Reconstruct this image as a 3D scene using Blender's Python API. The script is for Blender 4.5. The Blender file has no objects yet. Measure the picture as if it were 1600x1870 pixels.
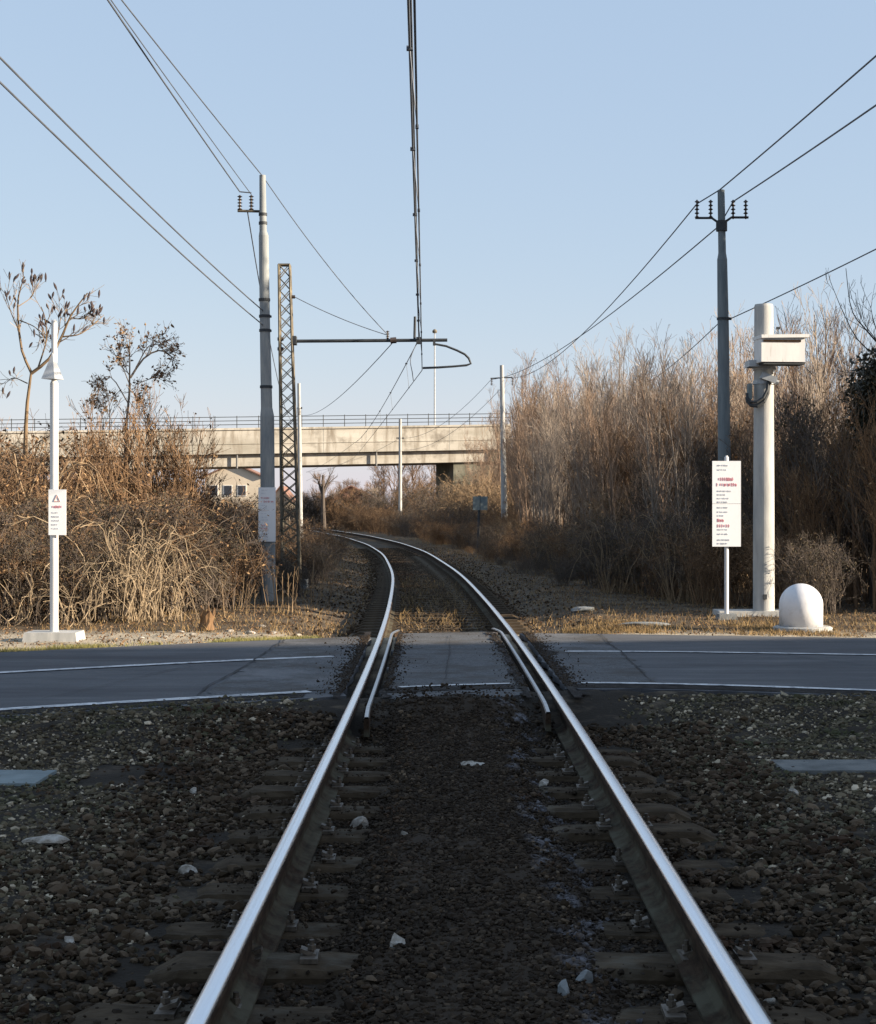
import bpy, math, random
import numpy as np
from mathutils import Vector
C = bpy.context.scene.collection
R_ = math.radians
rng = np.random.default_rng(7); random.seed(7)
# ---------------------------------------------------------------- camera, world, sun
F = 3100.0; CZ = 1.51
SUN_AZ, SUN_EL = R_(14), R_(17)
cam_d = bpy.data.cameras.new("camera"); cam = bpy.data.objects.new("camera", cam_d); C.objects.link(cam)
cam.location = (0, 0, CZ); cam.rotation_euler = (R_(90), 0, 0)
cam_d.sensor_fit = 'HORIZONTAL'; cam_d.sensor_width = 36; cam_d.lens = F / 1600 * 36
cam_d.shift_y = 5 / 1600; cam_d.clip_end = 8000; cam_d.clip_start = .1
bpy.context.scene.camera = cam
w = bpy.data.worlds.new("World"); bpy.context.scene.world = w; w.use_nodes = True
wn = w.node_tree.nodes; wn.clear()
sky = wn.new('ShaderNodeTexSky'); sky.sky_type = 'NISHITA'; sky.sun_disc = False
sky.sun_elevation = SUN_EL; sky.sun_rotation = R_(90) + SUN_AZ
sky.air_density = 1.0; sky.dust_density = 0.5; sky.ozone_density = 5.0; sky.altitude = 100
bg = wn.new('ShaderNodeBackground'); bg.inputs[1].default_value = 0.0985
wo = wn.new('ShaderNodeOutputWorld')
va = wn.new('ShaderNodeVectorMath'); va.operation = 'MULTIPLY_ADD'; va.inputs[1].default_value = (.6, .33, .16); va.inputs[2].default_value = (1.2, 1.66, 2.45)
w.node_tree.links.new(sky.outputs[0], va.inputs[0]); w.node_tree.links.new(va.outputs[0], bg.inputs[0]); w.node_tree.links.new(bg.outputs[0], wo.inputs[0])
sd = bpy.data.lights.new("sun", 'SUN'); sd.energy = 5.0; sd.angle = R_(.5); sd.color = (1, .85, .66)
so = bpy.data.objects.new("sun", sd); C.objects.link(so)
SV = Vector((math.cos(SUN_EL) * math.cos(SUN_AZ), -math.cos(SUN_EL) * math.sin(SUN_AZ), math.sin(SUN_EL)))
so.rotation_euler = SV.to_track_quat('Z', 'Y').to_euler()
vs = bpy.context.scene.view_settings
vs.view_transform = 'Standard'; vs.look = 'None'; vs.exposure = 1.4; vs.gamma = 1

# ---------------------------------------------------------------- helpers
def P(px, py, Z): return np.array(((px - 800) / F * Z, Z, CZ - (py - 940) / F * Z))
def G(px, py, z=.1):
    Z = F * (CZ - z) / (py - 940); return np.array(((px - 800) / F * Z, Z, z))
def nrm(v): return v / np.maximum(np.linalg.norm(v, axis=-1, keepdims=True), 1e-9)

class Geo:
    def __init__(s): s.V = []; s.F = {}; s.n = 0; s.N = []
    def add(s, V, Fs):
        V = np.asarray(V, float).reshape(-1, 3); Fs = np.asarray(Fs, int)
        s.V.append(V); s.F.setdefault(Fs.shape[1], []).append(Fs + s.n); s.n += len(V); return s
    def ngon(s, V, Fs):
        V = np.asarray(V, float).reshape(-1, 3); s.V.append(V)
        s.N += [[i + s.n for i in f] for f in Fs]; s.n += len(V); return s
    def box(s, c, d, rz=0, taper=1.0, rx=0, ry=0):
        x, y, z = [q / 2 for q in d]
        V = np.array([(a * x * (taper if k > 0 else 1), b * y * (taper if k > 0 else 1), k * z) for k in (-1, 1) for a, b in ((-1, -1), (1, -1), (1, 1), (-1, 1))], float)
        if rx: co, si = math.cos(rx), math.sin(rx); V = V @ np.array([[1, 0, 0], [0, co, -si], [0, si, co]]).T
        if ry: co, si = math.cos(ry), math.sin(ry); V = V @ np.array([[co, 0, si], [0, 1, 0], [-si, 0, co]]).T
        if rz: co, si = math.cos(rz), math.sin(rz); V = V @ np.array([[co, -si, 0], [si, co, 0], [0, 0, 1]]).T
        return s.add(V + np.array(c), [(3, 2, 1, 0), (4, 5, 6, 7), (0, 1, 5, 4), (1, 2, 6, 5), (2, 3, 7, 6), (3, 0, 4, 7)])
    def tubes(s, Pt, Rt, n=3, cap=False):
        Pt = np.asarray(Pt, float); Rt = np.asarray(Rt, float)
        if Pt.ndim == 2: Pt = Pt[None]; Rt = np.broadcast_to(Rt, (1, Pt.shape[1]))
        M, K, _ = Pt.shape
        Rt = np.broadcast_to(Rt, (M, K))
        T = np.empty_like(Pt); T[:, 1:-1] = Pt[:, 2:] - Pt[:, :-2]; T[:, 0] = Pt[:, 1] - Pt[:, 0]; T[:, -1] = Pt[:, -1] - Pt[:, -2]
        T = nrm(T); main = nrm(Pt[:, -1] - Pt[:, 0])
        ref = np.where(np.abs(main[:, 2:3]) > .8, np.array([[1., .05, 0]]), np.array([[0, .05, 1.]]))[:, None, :]
        A = nrm(np.cross(T, ref)); B = np.cross(T, A)
        th = np.arange(n) * 2 * math.pi / n
        V = Pt[:, :, None, :] + Rt[:, :, None, None] * (np.cos(th)[None, None, :, None] * A[:, :, None, :] + np.sin(th)[None, None, :, None] * B[:, :, None, :])
        m = np.arange(M)[:, None, None] * K * n; k = np.arange(K - 1)[None, :, None] * n; j = np.arange(n)[None, None, :]; j2 = (j + 1) % n
        Fs = np.stack([m + k + j2, m + k + j, m + k + n + j, m + k + n + j2], -1).reshape(-1, 4)
        base = s.n; s.add(V.reshape(-1, 3), Fs)
        if cap:
            for q in range(M):
                s.N.append([base + q * K * n + i for i in range(n)])
                s.N.append([base + q * K * n + (K - 1) * n + i for i in reversed(range(n))])
        return s
    def cyl(s, a, b, r, r2=None, n=16): return s.tubes(np.array([a, b], float), np.array([r, r if r2 is None else r2]), n, True)
    def lathe(s, prof, c, n=24):
        prof = np.array(prof, float); K = len(prof); th = np.arange(n) * 2 * math.pi / n
        V = np.stack([prof[:, 0:1] * np.cos(th), prof[:, 0:1] * np.sin(th), np.repeat(prof[:, 1:2], n, 1)], -1) + np.array(c)
        k = np.arange(K - 1)[:, None] * n; j = np.arange(n)[None]; j2 = (j + 1) % n
        return s.add(V.reshape(-1, 3), np.stack([k + j, k + j2, k + n + j2, k + n + j], -1).reshape(-1, 4))
    def quadstrip(s, rows):   # rows (A,B,3) grid
        rows = np.asarray(rows, float); A, B = rows.shape[:2]
        a = np.arange(A - 1)[:, None] * B; b = np.arange(B - 1)[None]
        return s.add(rows.reshape(-1, 3), np.stack([a + b, a + b + 1, a + B + b + 1, a + B + b], -1).reshape(-1, 4))
    def build(s, name, mat, parent=None, loc=None, smooth=False):
        V = np.concatenate(s.V) if s.V else np.zeros((0, 3))
        o0 = wloc(parent) if parent is not None else np.array(loc if loc is not None else (0, 0, 0), float)
        V = V - o0
        me = bpy.data.meshes.new(name)
        li, ls, lt = [], [], []; tot = 0
        for k, L in s.F.items():
            A = np.concatenate(L); li.append(A.ravel()); ls.append(tot + np.arange(len(A)) * k); lt.append(np.full(len(A), k)); tot += A.size
        for f in s.N:
            li.append(np.array(f)); ls.append(np.array([tot])); lt.append(np.array([len(f)])); tot += len(f)
        li = np.concatenate(li); ls = np.concatenate(ls); lt = np.concatenate(lt)
        me.vertices.add(len(V)); me.vertices.foreach_set('co', V.ravel().astype(np.float32))
        me.loops.add(len(li)); me.loops.foreach_set('vertex_index', li.astype(np.int32))
        me.polygons.add(len(ls)); me.polygons.foreach_set('loop_start', ls.astype(np.int32)); me.polygons.foreach_set('loop_total', lt.astype(np.int32))
        me.polygons.foreach_set('use_smooth', np.full(len(ls), bool(smooth)))
        me.update(calc_edges=True); me.validate()
        if mat is not None: me.materials.append(mat)
        o = bpy.data.objects.new(name, me); C.objects.link(o)
        if parent is not None: o.parent = parent
        else: o.location = o0
        return o
def wloc(o):
    v = np.zeros(3)
    while o is not None: v = v + np.array(o.location); o = o.parent
    return v
def tag(o, label=None, cat=None, group=None, kind=None):
    if label: o['label'] = label
    if cat: o['category'] = cat
    if group: o['group'] = group
    if kind: o['kind'] = kind
    return o
def thing(name, label, cat, loc=(0, 0, 0), group=None):
    o = bpy.data.objects.new(name, None); C.objects.link(o); o.location = tuple(float(v) for v in loc); o.empty_display_size = .2
    return tag(o, label, cat, group)
def dup(o, parent=None):
    c = o.copy(); C.objects.link(c)
    if parent is not None: c.parent = parent
    for ch in o.children: dup(ch, c)
    return c

# ---------------------------------------------------------------- materials
def mat(name, cols, scale=4, rough=.85, metal=0, bump=0, bscale=None, island=0., lo=.32, hi=.68, detail=6, stretch=None, spec=None, dist=.02, trans=0):
    m = bpy.data.materials.new(name); m.use_nodes = True; nt = m.node_tree; N = nt.nodes; L = nt.links
    b = N['Principled BSDF']; b.inputs['Roughness'].default_value = rough; b.inputs['Metallic'].default_value = metal
    if spec is not None: b.inputs['Specular IOR Level'].default_value = spec
    tc = N.new('ShaderNodeTexCoord'); src = tc.outputs['Object']
    if stretch:
        mp = N.new('ShaderNodeMapping'); mp.inputs['Scale'].default_value = stretch; L.new(src, mp.inputs[0]); src = mp.outputs[0]
    no = N.new('ShaderNodeTexNoise'); no.inputs['Scale'].default_value = scale; no.inputs['Detail'].default_value = detail; no.inputs['Roughness'].default_value = .62
    L.new(src, no.inputs['Vector'])
    mr = N.new('ShaderNodeMapRange'); mr.inputs[1].default_value = lo; mr.inputs[2].default_value = hi; L.new(no.outputs[0], mr.inputs[0])
    fac = mr.outputs[0]
    if island:
        ge = N.new('ShaderNodeNewGeometry'); mx = N.new('ShaderNodeMix'); mx.inputs[0].default_value = island
        L.new(fac, mx.inputs[2]); L.new(ge.outputs['Random Per Island'], mx.inputs[3]); fac = mx.outputs[0]
    cr = N.new('ShaderNodeValToRGB'); L.new(fac, cr.inputs[0])
    e = cr.color_ramp.elements
    while len(e) < len(cols): e.new(.5)
    for i, c in enumerate(cols):
        e[i].position = i / max(1, len(cols) - 1); e[i].color = (*c, 1)
    L.new(cr.outputs[0], b.inputs['Base Color'])
    if bump:
        n2 = N.new('ShaderNodeTexNoise'); n2.inputs['Scale'].default_value = bscale or scale * 4; n2.inputs['Detail'].default_value = 5
        L.new(src, n2.inputs['Vector'])
        bp = N.new('ShaderNodeBump'); bp.inputs['Strength'].default_value = bump; bp.inputs['Distance'].default_value = dist
        L.new(n2.outputs[0], bp.inputs['Height']); L.new(bp.outputs[0], b.inputs['Normal'])
    return m
def overlay(m, col, scale, lo, hi, stretch=None, xr=None, yr=None, zr=None, nscale=1.0):
    """mix another colour over a material where a noise (and a band in object X/Y) is high"""
    nt = m.node_tree; N = nt.nodes; L = nt.links; b = N['Principled BSDF']
    old = b.inputs['Base Color'].links[0].from_socket
    tc = N.new('ShaderNodeTexCoord'); src = tc.outputs['Object']
    mp = N.new('ShaderNodeMapping'); mp.inputs['Scale'].default_value = stretch or (1, 1, 1); mp.inputs['Location'].default_value = (scale, 3.7, 1.3); L.new(src, mp.inputs[0])
    no = N.new('ShaderNodeTexNoise'); no.inputs['Scale'].default_value = scale; no.inputs['Detail'].default_value = 8; no.inputs['Roughness'].default_value = .65; L.new(mp.outputs[0], no.inputs['Vector'])
    mr = N.new('ShaderNodeMapRange'); mr.inputs[1].default_value = lo; mr.inputs[2].default_value = hi; L.new(no.outputs[0], mr.inputs[0])
    f = mr.outputs[0]
    for rngv, ax in ((xr, 0), (yr, 1), (zr, 2)):
        if rngv is None: continue
        sp = N.new('ShaderNodeSeparateXYZ'); L.new(src, sp.inputs[0])
        n3 = N.new('ShaderNodeTexNoise'); n3.inputs['Scale'].default_value = 1.5; n3.inputs['Detail'].default_value = 4; L.new(src, n3.inputs['Vector'])
        ad = N.new('ShaderNodeMath'); ad.operation = 'MULTIPLY_ADD'; ad.inputs[1].default_value = nscale; L.new(n3.outputs[0], ad.inputs[0]); L.new(sp.outputs[ax], ad.inputs[2])
        a, bb, c, d = rngv
        m1 = N.new('ShaderNodeMapRange'); m1.inputs[1].default_value = a + nscale / 2; m1.inputs[2].default_value = bb + nscale / 2; L.new(ad.outputs[0], m1.inputs[0])
        m2 = N.new('ShaderNodeMapRange'); m2.inputs[1].default_value = c + nscale / 2; m2.inputs[2].default_value = d + nscale / 2; m2.inputs[3].default_value = 1; m2.inputs[4].default_value = 0; L.new(ad.outputs[0], m2.inputs[0])
        for q in (m1, m2):
            mu = N.new('ShaderNodeMath'); mu.operation = 'MULTIPLY'; L.new(f, mu.inputs[0]); L.new(q.outputs[0], mu.inputs[1]); f = mu.outputs[0]
    mx = N.new('ShaderNodeMix'); mx.data_type = 'RGBA'; L.new(f, mx.inputs[0]); L.new(old, mx.inputs[6]); mx.inputs[7].default_value = (*col, 1)
    L.new(mx.outputs[2], b.inputs['Base Color']); return m

M = {}
M['ground'] = mat('ground_soil', [(.035, .028, .022), (.09, .07, .05), (.16, .125, .085)], 1.5, .95, bump=.6, bscale=40, spec=.1)
overlay(M['ground'], (.40, .34, .25), 2.5, .25, .5, yr=(17.0, 18.0, 20.2, 21.2), nscale=.3)
overlay(M['ground'], (.028, .023, .018), 3, .3, .5, yr=(-400, -399, 14, 15), nscale=.3)
M['asphalt'] = mat('asphalt', [(.05, .052, .058), (.066, .068, .074), (.085, .087, .092)], 3, .85, bump=.35, bscale=220, dist=.004, stretch=(.4, 1, 1))
overlay(M['asphalt'], (.16, .16, .155), 55, .58, .7)
overlay(M['asphalt'], (.02, .02, .022), 38, .6, .72)
overlay(M['asphalt'], (.03, .03, .036), 1.2, .48, .7, stretch=(.3, 1.4, 1))
overlay(M['asphalt'], (.11, .11, .115), 2.2, .56, .72, stretch=(.25, 1.6, 1))
M['patch'] = mat('rough_asphalt', [(.04, .042, .046), (.07, .073, .078), (.11, .112, .116)], 30, .9, bump=.7, bscale=120, dist=.006)
overlay(M['patch'], (.24, .235, .22), 48, .58, .68)
overlay(M['patch'], (.015, .015, .016), 33, .58, .7)
overlay(M['patch'], (.045, .040, .036), 2.0, .46, .62)
overlay(M['patch'], (.15, .15, .155), 1.1, .55, .7)
M['paint'] = mat('road_paint', [(.5, .5, .5), (.62, .62, .62)], 9, .7)
overlay(M['paint'], (.12, .125, .135), 14, .50, .66)
overlay(M['paint'], (.12, .125, .135), 1.3, .56, .7)
M['railtop'] = mat('polished_steel', [(.80, .82, .86), (.9, .91, .94)], 6, .24, 1.0, stretch=(20, .3, 1))
M['rust'] = mat('rusty_steel', [(.016, .010, .007), (.035, .022, .014), (.06, .04, .026)], 9, .95, 0, bump=.3, bscale=60, dist=.003, stretch=(4, .8, 4), spec=.1)
overlay(M['rust'], (.085, .078, .055), 5, .38, .6, zr=(-.02, -.01, .05, .085), nscale=.02)
M['sleeper'] = mat('sleeper_concrete', [(0.0220, 0.0153, 0.0090), (0.0500, 0.0360, 0.0225), (0.0900, 0.0666, 0.0428)], 7, .95, bump=.8, bscale=35, dist=.012, stretch=(.5, 1, 1), spec=.12)
overlay(M['sleeper'], (.10, .09, .07), 5, .5, .75)
M['checktop'] = mat('dull_steel', [(.30, .30, .30), (.5, .5, .51)], 12, .38, .9)
M['clip'] = mat('clip_steel', [(.04, .03, .02), (.16, .13, .1)], 20, .6, .4)
M['stone'] = mat('ballast_stone', [(0.0150, 0.0108, 0.0067), (0.0255, 0.0175, 0.0101), (0.0390, 0.0270, 0.0158), (0.0570, 0.0391, 0.0236), (0.0900, 0.0648, 0.0428), (0.1800, 0.1350, 0.0900)], 3, .95, island=.8, spec=.15)
M['grit'] = mat('side_gravel', [(0.0359, 0.0276, 0.0178), (0.0599, 0.0479, 0.0307), (0.0898, 0.0737, 0.0485), (0.1097, 0.0921, 0.0581), (0.1496, 0.1216, 0.0808), (0.7182, 0.6082, 0.4522)], 2, .95, island=.85, spec=.15)
overlay(M['grit'], (.05, .055, .028), 1.3, .5, .68)
overlay(M['grit'], (.06, .035, .02), 2.3, .58, .7)
overlay(M['stone'], (.045, .026, .016), 1.6, .52, .66)
M['grit2'] = mat('fine_grit', [(0.0142, 0.0103, 0.0070), (0.0236, 0.0166, 0.0111), (0.0378, 0.0276, 0.0187), (0.0788, 0.0593, 0.0410)], 3, .95, island=.75, spec=.12)
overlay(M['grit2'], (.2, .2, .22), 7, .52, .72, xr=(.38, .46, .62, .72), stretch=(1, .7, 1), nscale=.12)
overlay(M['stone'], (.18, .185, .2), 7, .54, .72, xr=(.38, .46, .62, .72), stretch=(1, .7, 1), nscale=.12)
M['pale'] = mat('pale_stone', [(.12, .10, .075), (.27, .24, .2), (.44, .42, .38)], 22, .9, bump=.7, bscale=70, dist=.01)
M['slab'] = mat('old_concrete_slab', [(.14, .15, .15), (.21, .22, .22)], 5, .9, bump=.3, bscale=60)
M['slabd'] = mat('dirty_concrete_slab', [(.07, .075, .072), (.12, .125, .12), (.17, .17, .16)], 7, .9, bump=.4, bscale=50)
M['slabb'] = mat('blue_grey_slab', [(.11, .14, .145), (.19, .23, .235)], 5, .8, bump=.2, bscale=60)
M['conc'] = mat('pole_concrete', [(.28, .285, .275), (.37, .37, .355), (.45, .445, .42)], 2.5, .85, bump=.25, bscale=50, dist=.004, stretch=(3, 3, .6))
M['concg'] = mat('weathered_pole_concrete', [(.17, .19, .2), (.26, .275, .275), (.35, .35, .33)], 2.5, .85, bump=.25, bscale=50, dist=.004, stretch=(3, 3, .6))
M['concd'] = mat('grey_green_pole', [(.11, .135, .145), (.155, .18, .19), (.2, .225, .23)], 3, .8, bump=.2, bscale=50, dist=.004, stretch=(3, 3, .5))
M['white'] = mat('white_paint', [(.56, .555, .55), (.66, .655, .64)], 6, .5, stretch=(1, 1, .3))
overlay(M['white'], (.33, .29, .24), 5, .56, .76, stretch=(4, 4, .5))
M['whited'] = mat('white_dome_paint', [(.58, .58, .60), (.68, .68, .69)], 3, .55, bump=.1, bscale=30)
overlay(M['whited'], (.3, .27, .22), 5, .50, .72, zr=(-.3, -.2, .16, .30), nscale=.12)
overlay(M['whited'], (.42, .4, .37), 9, .62, .72)
M['sign'] = mat('sign_face', [(.8, .81, .82), (.86, .86, .86)], 3, .45)
M['red'] = mat('red_lettering', [(.55, .14, .16), (.62, .22, .24)], 9, .6)
M['pink'] = mat('faded_red', [(.7, .42, .36), (.75, .5, .45)], 9, .6)
M['grey'] = mat('grey_lettering', [(.56, .57, .6), (.64, .65, .68)], 9, .6)
M['dark'] = mat('dark_metal', [(.025, .03, .035), (.05, .055, .06)], 8, .7, .2)
M['galv'] = mat('galvanised_steel', [(.28, .3, .32), (.4, .42, .44)], 8, .5, .5)
M['lattice'] = mat('lattice_steel', [(.05, .045, .035), (.13, .11, .08), (.22, .19, .13)], 5, .8, .2)
M['wire'] = mat('wire_cable', [(.07, .08, .10), (.12, .135, .16)], 3, .6, .1)
M['porc'] = mat('insulator_brown', [(.04, .03, .025), (.08, .06, .05)], 8, .35)
M['bcon'] = mat('bridge_concrete', [(.29, .27, .225), (.40, .375, .325), (.48, .455, .4)], .35, .9, bump=.2, bscale=4, dist=.03, stretch=(.4, .4, 2))
overlay(M['bcon'], (.22, .19, .15), 1.1, .5, .68, stretch=(1.4, 1.4, .2))
overlay(M['bcon'], (.2, .18, .15), .5, .55, .7)
M['bdark'] = mat('bridge_soffit', [(.12, .12, .12), (.2, .2, .19)], .6, .9)
M['abut'] = mat('mossy_abutment', [(.06, .065, .045), (.12, .12, .09), (.2, .19, .15)], .6, .95, bump=.4, bscale=5, dist=.05)
BARKS = dict(
    tan=[(.08, .052, .03), (.22, .15, .085), (.42, .31, .19)], grey=[(.08, .062, .048), (.24, .195, .155), (.45, .37, .29)],
    dark=[(.045, .035, .028), (.09, .07, .055), (.14, .11, .09)], rust=[(.05, .028, .014), (.15, .088, .045), (.33, .205, .11)])
BARKS['mauve'] = [(.07, .048, .033), (.21, .14, .095), (.38, .28, .195)]
for k, c in BARKS.items(): M['b_' + k] = mat('bark_' + k, c, 1.1, .9, island=.6)
M['bleach'] = mat('bleached_stem', [(.16, .115, .07), (.4, .31, .2)], 3, .9, island=.5)
M['leaf'] = mat('dead_leaf', [(.035, .018, .009), (.10, .052, .024), (.19, .11, .05), (.38, .26, .14)], 2, .9, island=.8)
M['leafd'] = mat('dark_leaf', [(.03, .028, .014), (.06, .05, .025), (.10, .07, .035), (.16, .10, .05)], 2, .85, island=.8)
M['ivy'] = mat('ivy_leaf', [(.016, .016, .009), (.036, .032, .016), (.075, .055, .028)], 2, .5, island=.8)
M['grass'] = mat('dry_grass', [(.05, .038, .016), (.14, .09, .035), (.27, .175, .07), (.40, .29, .13)], 1.2, .9, island=.5)
M['green'] = mat('green_grass', [(.06, .08, .02), (.14, .14, .04), (.27, .23, .08), (.38, .31, .14)], 1.2, .9, island=.5)
M['pod'] = mat('seed_pod', [(.03, .025, .03), (.07, .05, .05)], 5, .9)

# ---------------------------------------------------------------- track and road lines
TY = np.array([-12, -5, 0, 4, 10, 16, 23, 37.8, 58, 77, 104, 143, 165, 200, 240.])
TX = np.array([-.05, .02, .07, .11, .155, .14, .08, -.22, -1.10, -2.42, -5.0, -9.8, -13.2, -20.0, -30.])
_c = np.linspace(-12, 240, 2521); _x = np.interp(_c, TY, TX)
for _ in range(3):
    k = 41; pad = np.concatenate([2 * _x[0] - _x[k:0:-1], _x, 2 * _x[-1] - _x[-2:-k - 2:-1]])
    _x = np.convolve(pad, np.ones(2 * k + 1) / (2 * k + 1), 'valid')
def cx(y): return np.interp(y, _c, _x)
def cant(y): return .07 * np.clip((np.asarray(y, float) - 22) / 40, 0, 1)
RX = [-70, -30, -12, -6, -4.3, -3.05, -1.62, -.84, .62, 1.15, 2.19, 3.35, 6, 10, 25, 60]
RYN = [-18, -4, 5.0, 9.6, 10.9, 11.81, 12.55, 13.09, 13.73, 13.73, 13.56, 12.97, 12.2, 12.0, 12.2, 12.2]
RYC = [-14, 0, 8.9, 12.9, 14.1, 15.0, 15.9, 16.3, 16.75, 16.86, 16.75, 16.55, 15.9, 15.3, 14.9, 14.9]
RYF = [-10.6, 3.4, 12.4, 15.6, 16.7, 17.6, 18.45, 18.95, 19.6, 19.45, 19.2, 18.95, 18.4, 18.1, 18, 18]
_rx = np.linspace(-70, 60, 1301)
def _sm(Y):
    y = np.interp(_rx, RX, Y); k = 9
    for _ in range(2): y = np.convolve(np.pad(y, k, 'edge'), np.ones(2 * k + 1) / (2 * k + 1), 'valid')
    return y
_yn, _yc, _yf = _sm(RYN), _sm(RYC), _sm(RYF)
yn = lambda x: np.interp(x, _rx, _yn); yc = lambda x: np.interp(x, _rx, _yc); yf = lambda x: np.interp(x, _rx, _yf)
def ss(a, b, x): t = np.clip((x - a) / (b - a), 0, 1); return t * t * (3 - 2 * t)
def height(x, y):
    x = np.asarray(x, float); y = np.asarray(y, float); d = np.abs(x - cx(y)); n, f = yn(x) - .45, yf(x)
    side = .02 + .0 * x
    bed = -.040
    near = bed + (side - bed) * ss(1.15, 1.75, d)
    near = near + (.150 - near) * ss(n - 1.9, n - .15, y)
    farbed = -.05 + cant(y) * .5
    far = farbed + (.08 - farbed) * ss(1.3, 2.2, d)
    far = .125 + (far - .125) * ss(f + .1, f + 1.6, y)
    h = np.where(y < (n + f) / 2, near, far)
    road = (y > n) & (y < f)
    h = np.where(road, .115, h); h = np.where(road & (d < .98) & (d > .55), .085, h)
    return np.where((np.abs(y) > 260), 0, h)

# ground sheet
xs = np.concatenate([[-3000, -800, -300, -120, -60, -40, -28], np.arange(-20, -5, .5), np.arange(-5, 7, .12), np.arange(7, 20, .5), [28, 40, 60, 120, 300, 800, 3000]])
ys = np.concatenate([[-600, -150, -60, -30, -15, -8], np.arange(-4, 24, .12), np.arange(24, 60, .5), np.arange(60, 220, 4), [260, 400, 800, 1600, 5000]])
X, Y = np.meshgrid(xs, ys)
Hh = height(X, Y) + rng.normal(0, .006, X.shape)
g = Geo(); g.quadstrip(np.stack([X, Y, Hh], -1)); o = g.build('ground', M['ground'], smooth=True); tag(o, kind='structure')

# road pieces
def strip(name, xa, xb, fn, ff, z, m, n=8, jit=0, xr_lo=None, xr_hi=None, skirt=.05):
    u = np.linspace(xa, xb, max(3, int(abs(xb - xa) / .1))); rows = []
    for k in range(n + 1):
        t = k / n; y = fn(u) * (1 - t) + ff(u) * t
        if jit and k == 0: y = y + rng.normal(0, jit, len(u))
        x = u.copy()
        if xr_hi is not None:
            e = cx(y) + xr_hi; x = np.where(u > xb - .45, (u - (xb - .45)) / .45 * (e - (xb - .45)) + (xb - .45), x)
            x[-1] += rng.normal(0, .018)
        if xr_lo is not None:
            e = cx(y) + xr_lo; x = np.where(u < xa + .45, e + (u - xa) / .45 * ((xa + .45) - e), x); x[0] += rng.normal(0, .018)
        rows.append(np.stack([x, y, np.full(len(u), z)], -1))
    rows = np.array(rows)
    g = Geo(); g.quadstrip(rows)
    if skirt:
        ring = np.concatenate([rows[0], rows[1:, -1], rows[-1, ::-1][1:], rows[::-1, 0][1:-1]])
        dn = ring.copy(); dn[:, 2] -= skirt; g.quadstrip(np.array([np.vstack([dn, dn[:1]]), np.vstack([ring, ring[:1]])]))
    o = g.build(name, m); return tag(o, kind='structure')
ZR = .156
strip('road', -69, -.68, lambda x: yn(x) - .42, yf, ZR, M['asphalt'], 30, .03, xr_hi=-.86)
strip('road', .98, 59, lambda x: yn(x) - .42, yf, ZR, M['asphalt'], 30, .03, xr_lo=.86)
strip('crossing_road_surface', -.42, .72, lambda x: yn(x) - .75 + .12 * np.sin(x * 9), lambda x: yf(x) + .25, ZR, M['patch'], 60, .04, xr_lo=-.55, xr_hi=.55)
def patch_near(x): return yn(x) - .3
g = Geo()
# coarse patch left of the rails with slanted edge
rows = []
for t in np.linspace(0, 1, 40):
    x0 = -1.75 + .02 * rng.normal() + t * .12; u = np.linspace(x0, -.72, 20); y = (yn(u) + .1) * (1 - t) + (yf(u) - .05) * t
    x = u + .0; x[-1] = cx(y[-1]) - .9 + rng.normal(0, .02); rows.append(np.stack([x, y, np.full(20, ZR + .004)], -1))
g.quadstrip(rows); tag(g.build('road_patch', M['patch']), kind='structure')
rows = []
for t in np.linspace(0, 1, 40):
    x1 = 1.75 + .03 * rng.normal() + .1 * t; u = np.linspace(1.0, x1, 20); y = (yn(u) + .08) * (1 - t) + (yf(u) - .05) * t
    x = u + .0; x[0] = cx(y[0]) + .9 + rng.normal(0, .02); rows.append(np.stack([x, y, np.full(20, ZR + .004)], -1))
g = Geo(); g.quadstrip(rows); tag(g.build('road_patch', M['patch']), kind='structure')
def line(fn, xa, xb, wd=.13):
    u = np.linspace(xa, xb, int((xb - xa) / .1) + 2); dy = np.gradient(fn(u), u); nx, ny = -dy / np.hypot(dy, 1), 1 / np.hypot(dy, 1)
    j = rng.normal(0, .006, len(u))
    a = np.stack([u - nx * wd / 2, fn(u) - ny * (wd / 2 + j), np.full(len(u), ZR + .008)], -1); b = np.stack([u + nx * wd / 2, fn(u) + ny * (wd / 2 + j), np.full(len(u), ZR + .008)], -1)
    g = Geo(); g.quadstrip([a, b]); tag(g.build('road_marking', M['paint']), kind='structure')
line(yn, -50, -.98); line(yc, -50, -1.0); line(yn, -.3, .58, .08); line(yn, 1.15, 50, .11); line(yc, 1.25, 50, .11)

def ribbon(name, pts, wds, z, m):
    pts = np.array(pts, float); T = nrm(np.gradient(pts, axis=0)); Nn = np.stack([-T[:, 1], T[:, 0]], -1); wds = np.asarray(wds)[:, None]
    a = np.column_stack([pts + Nn * wds, np.full(len(pts), z)]); b = np.column_stack([pts - Nn * wds, np.full(len(pts), z)])
    g = Geo(); g.quadstrip([a, b]); return tag(g.build(name, m), kind='structure')
M['tar'] = mat('tar_crack', [(.012, .012, .014), (.03, .03, .033)], 20, .9)
M['dirt'] = mat('oily_dirt', [(.016, .014, .013), (.032, .028, .026), (.06, .054, .048)], 14, .97, bump=.8, bscale=90, dist=.01, spec=.1)
rk = np.random.default_rng(8)
def crack(x0, t0, x1, t1, wd=.010, n=40, wob=.035):
    u = np.linspace(0, 1, n); x = x0 + (x1 - x0) * u + np.cumsum(rk.normal(0, wob / 3, n)); t = t0 + (t1 - t0) * u; y = yn(x) + (yf(x) - .1 - yn(x)) * t + np.cumsum(rk.normal(0, wob / 3, n))
    ribbon('road_crack', np.stack([x, y], -1), wd * rk.uniform(.3, 1.3, n), ZR + .012, M['tar'])
crack(-1.78, .02, -1.62, .99, .009, wob=.02); crack(1.72, .02, 1.85, .99, .007, wob=.02)
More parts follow.
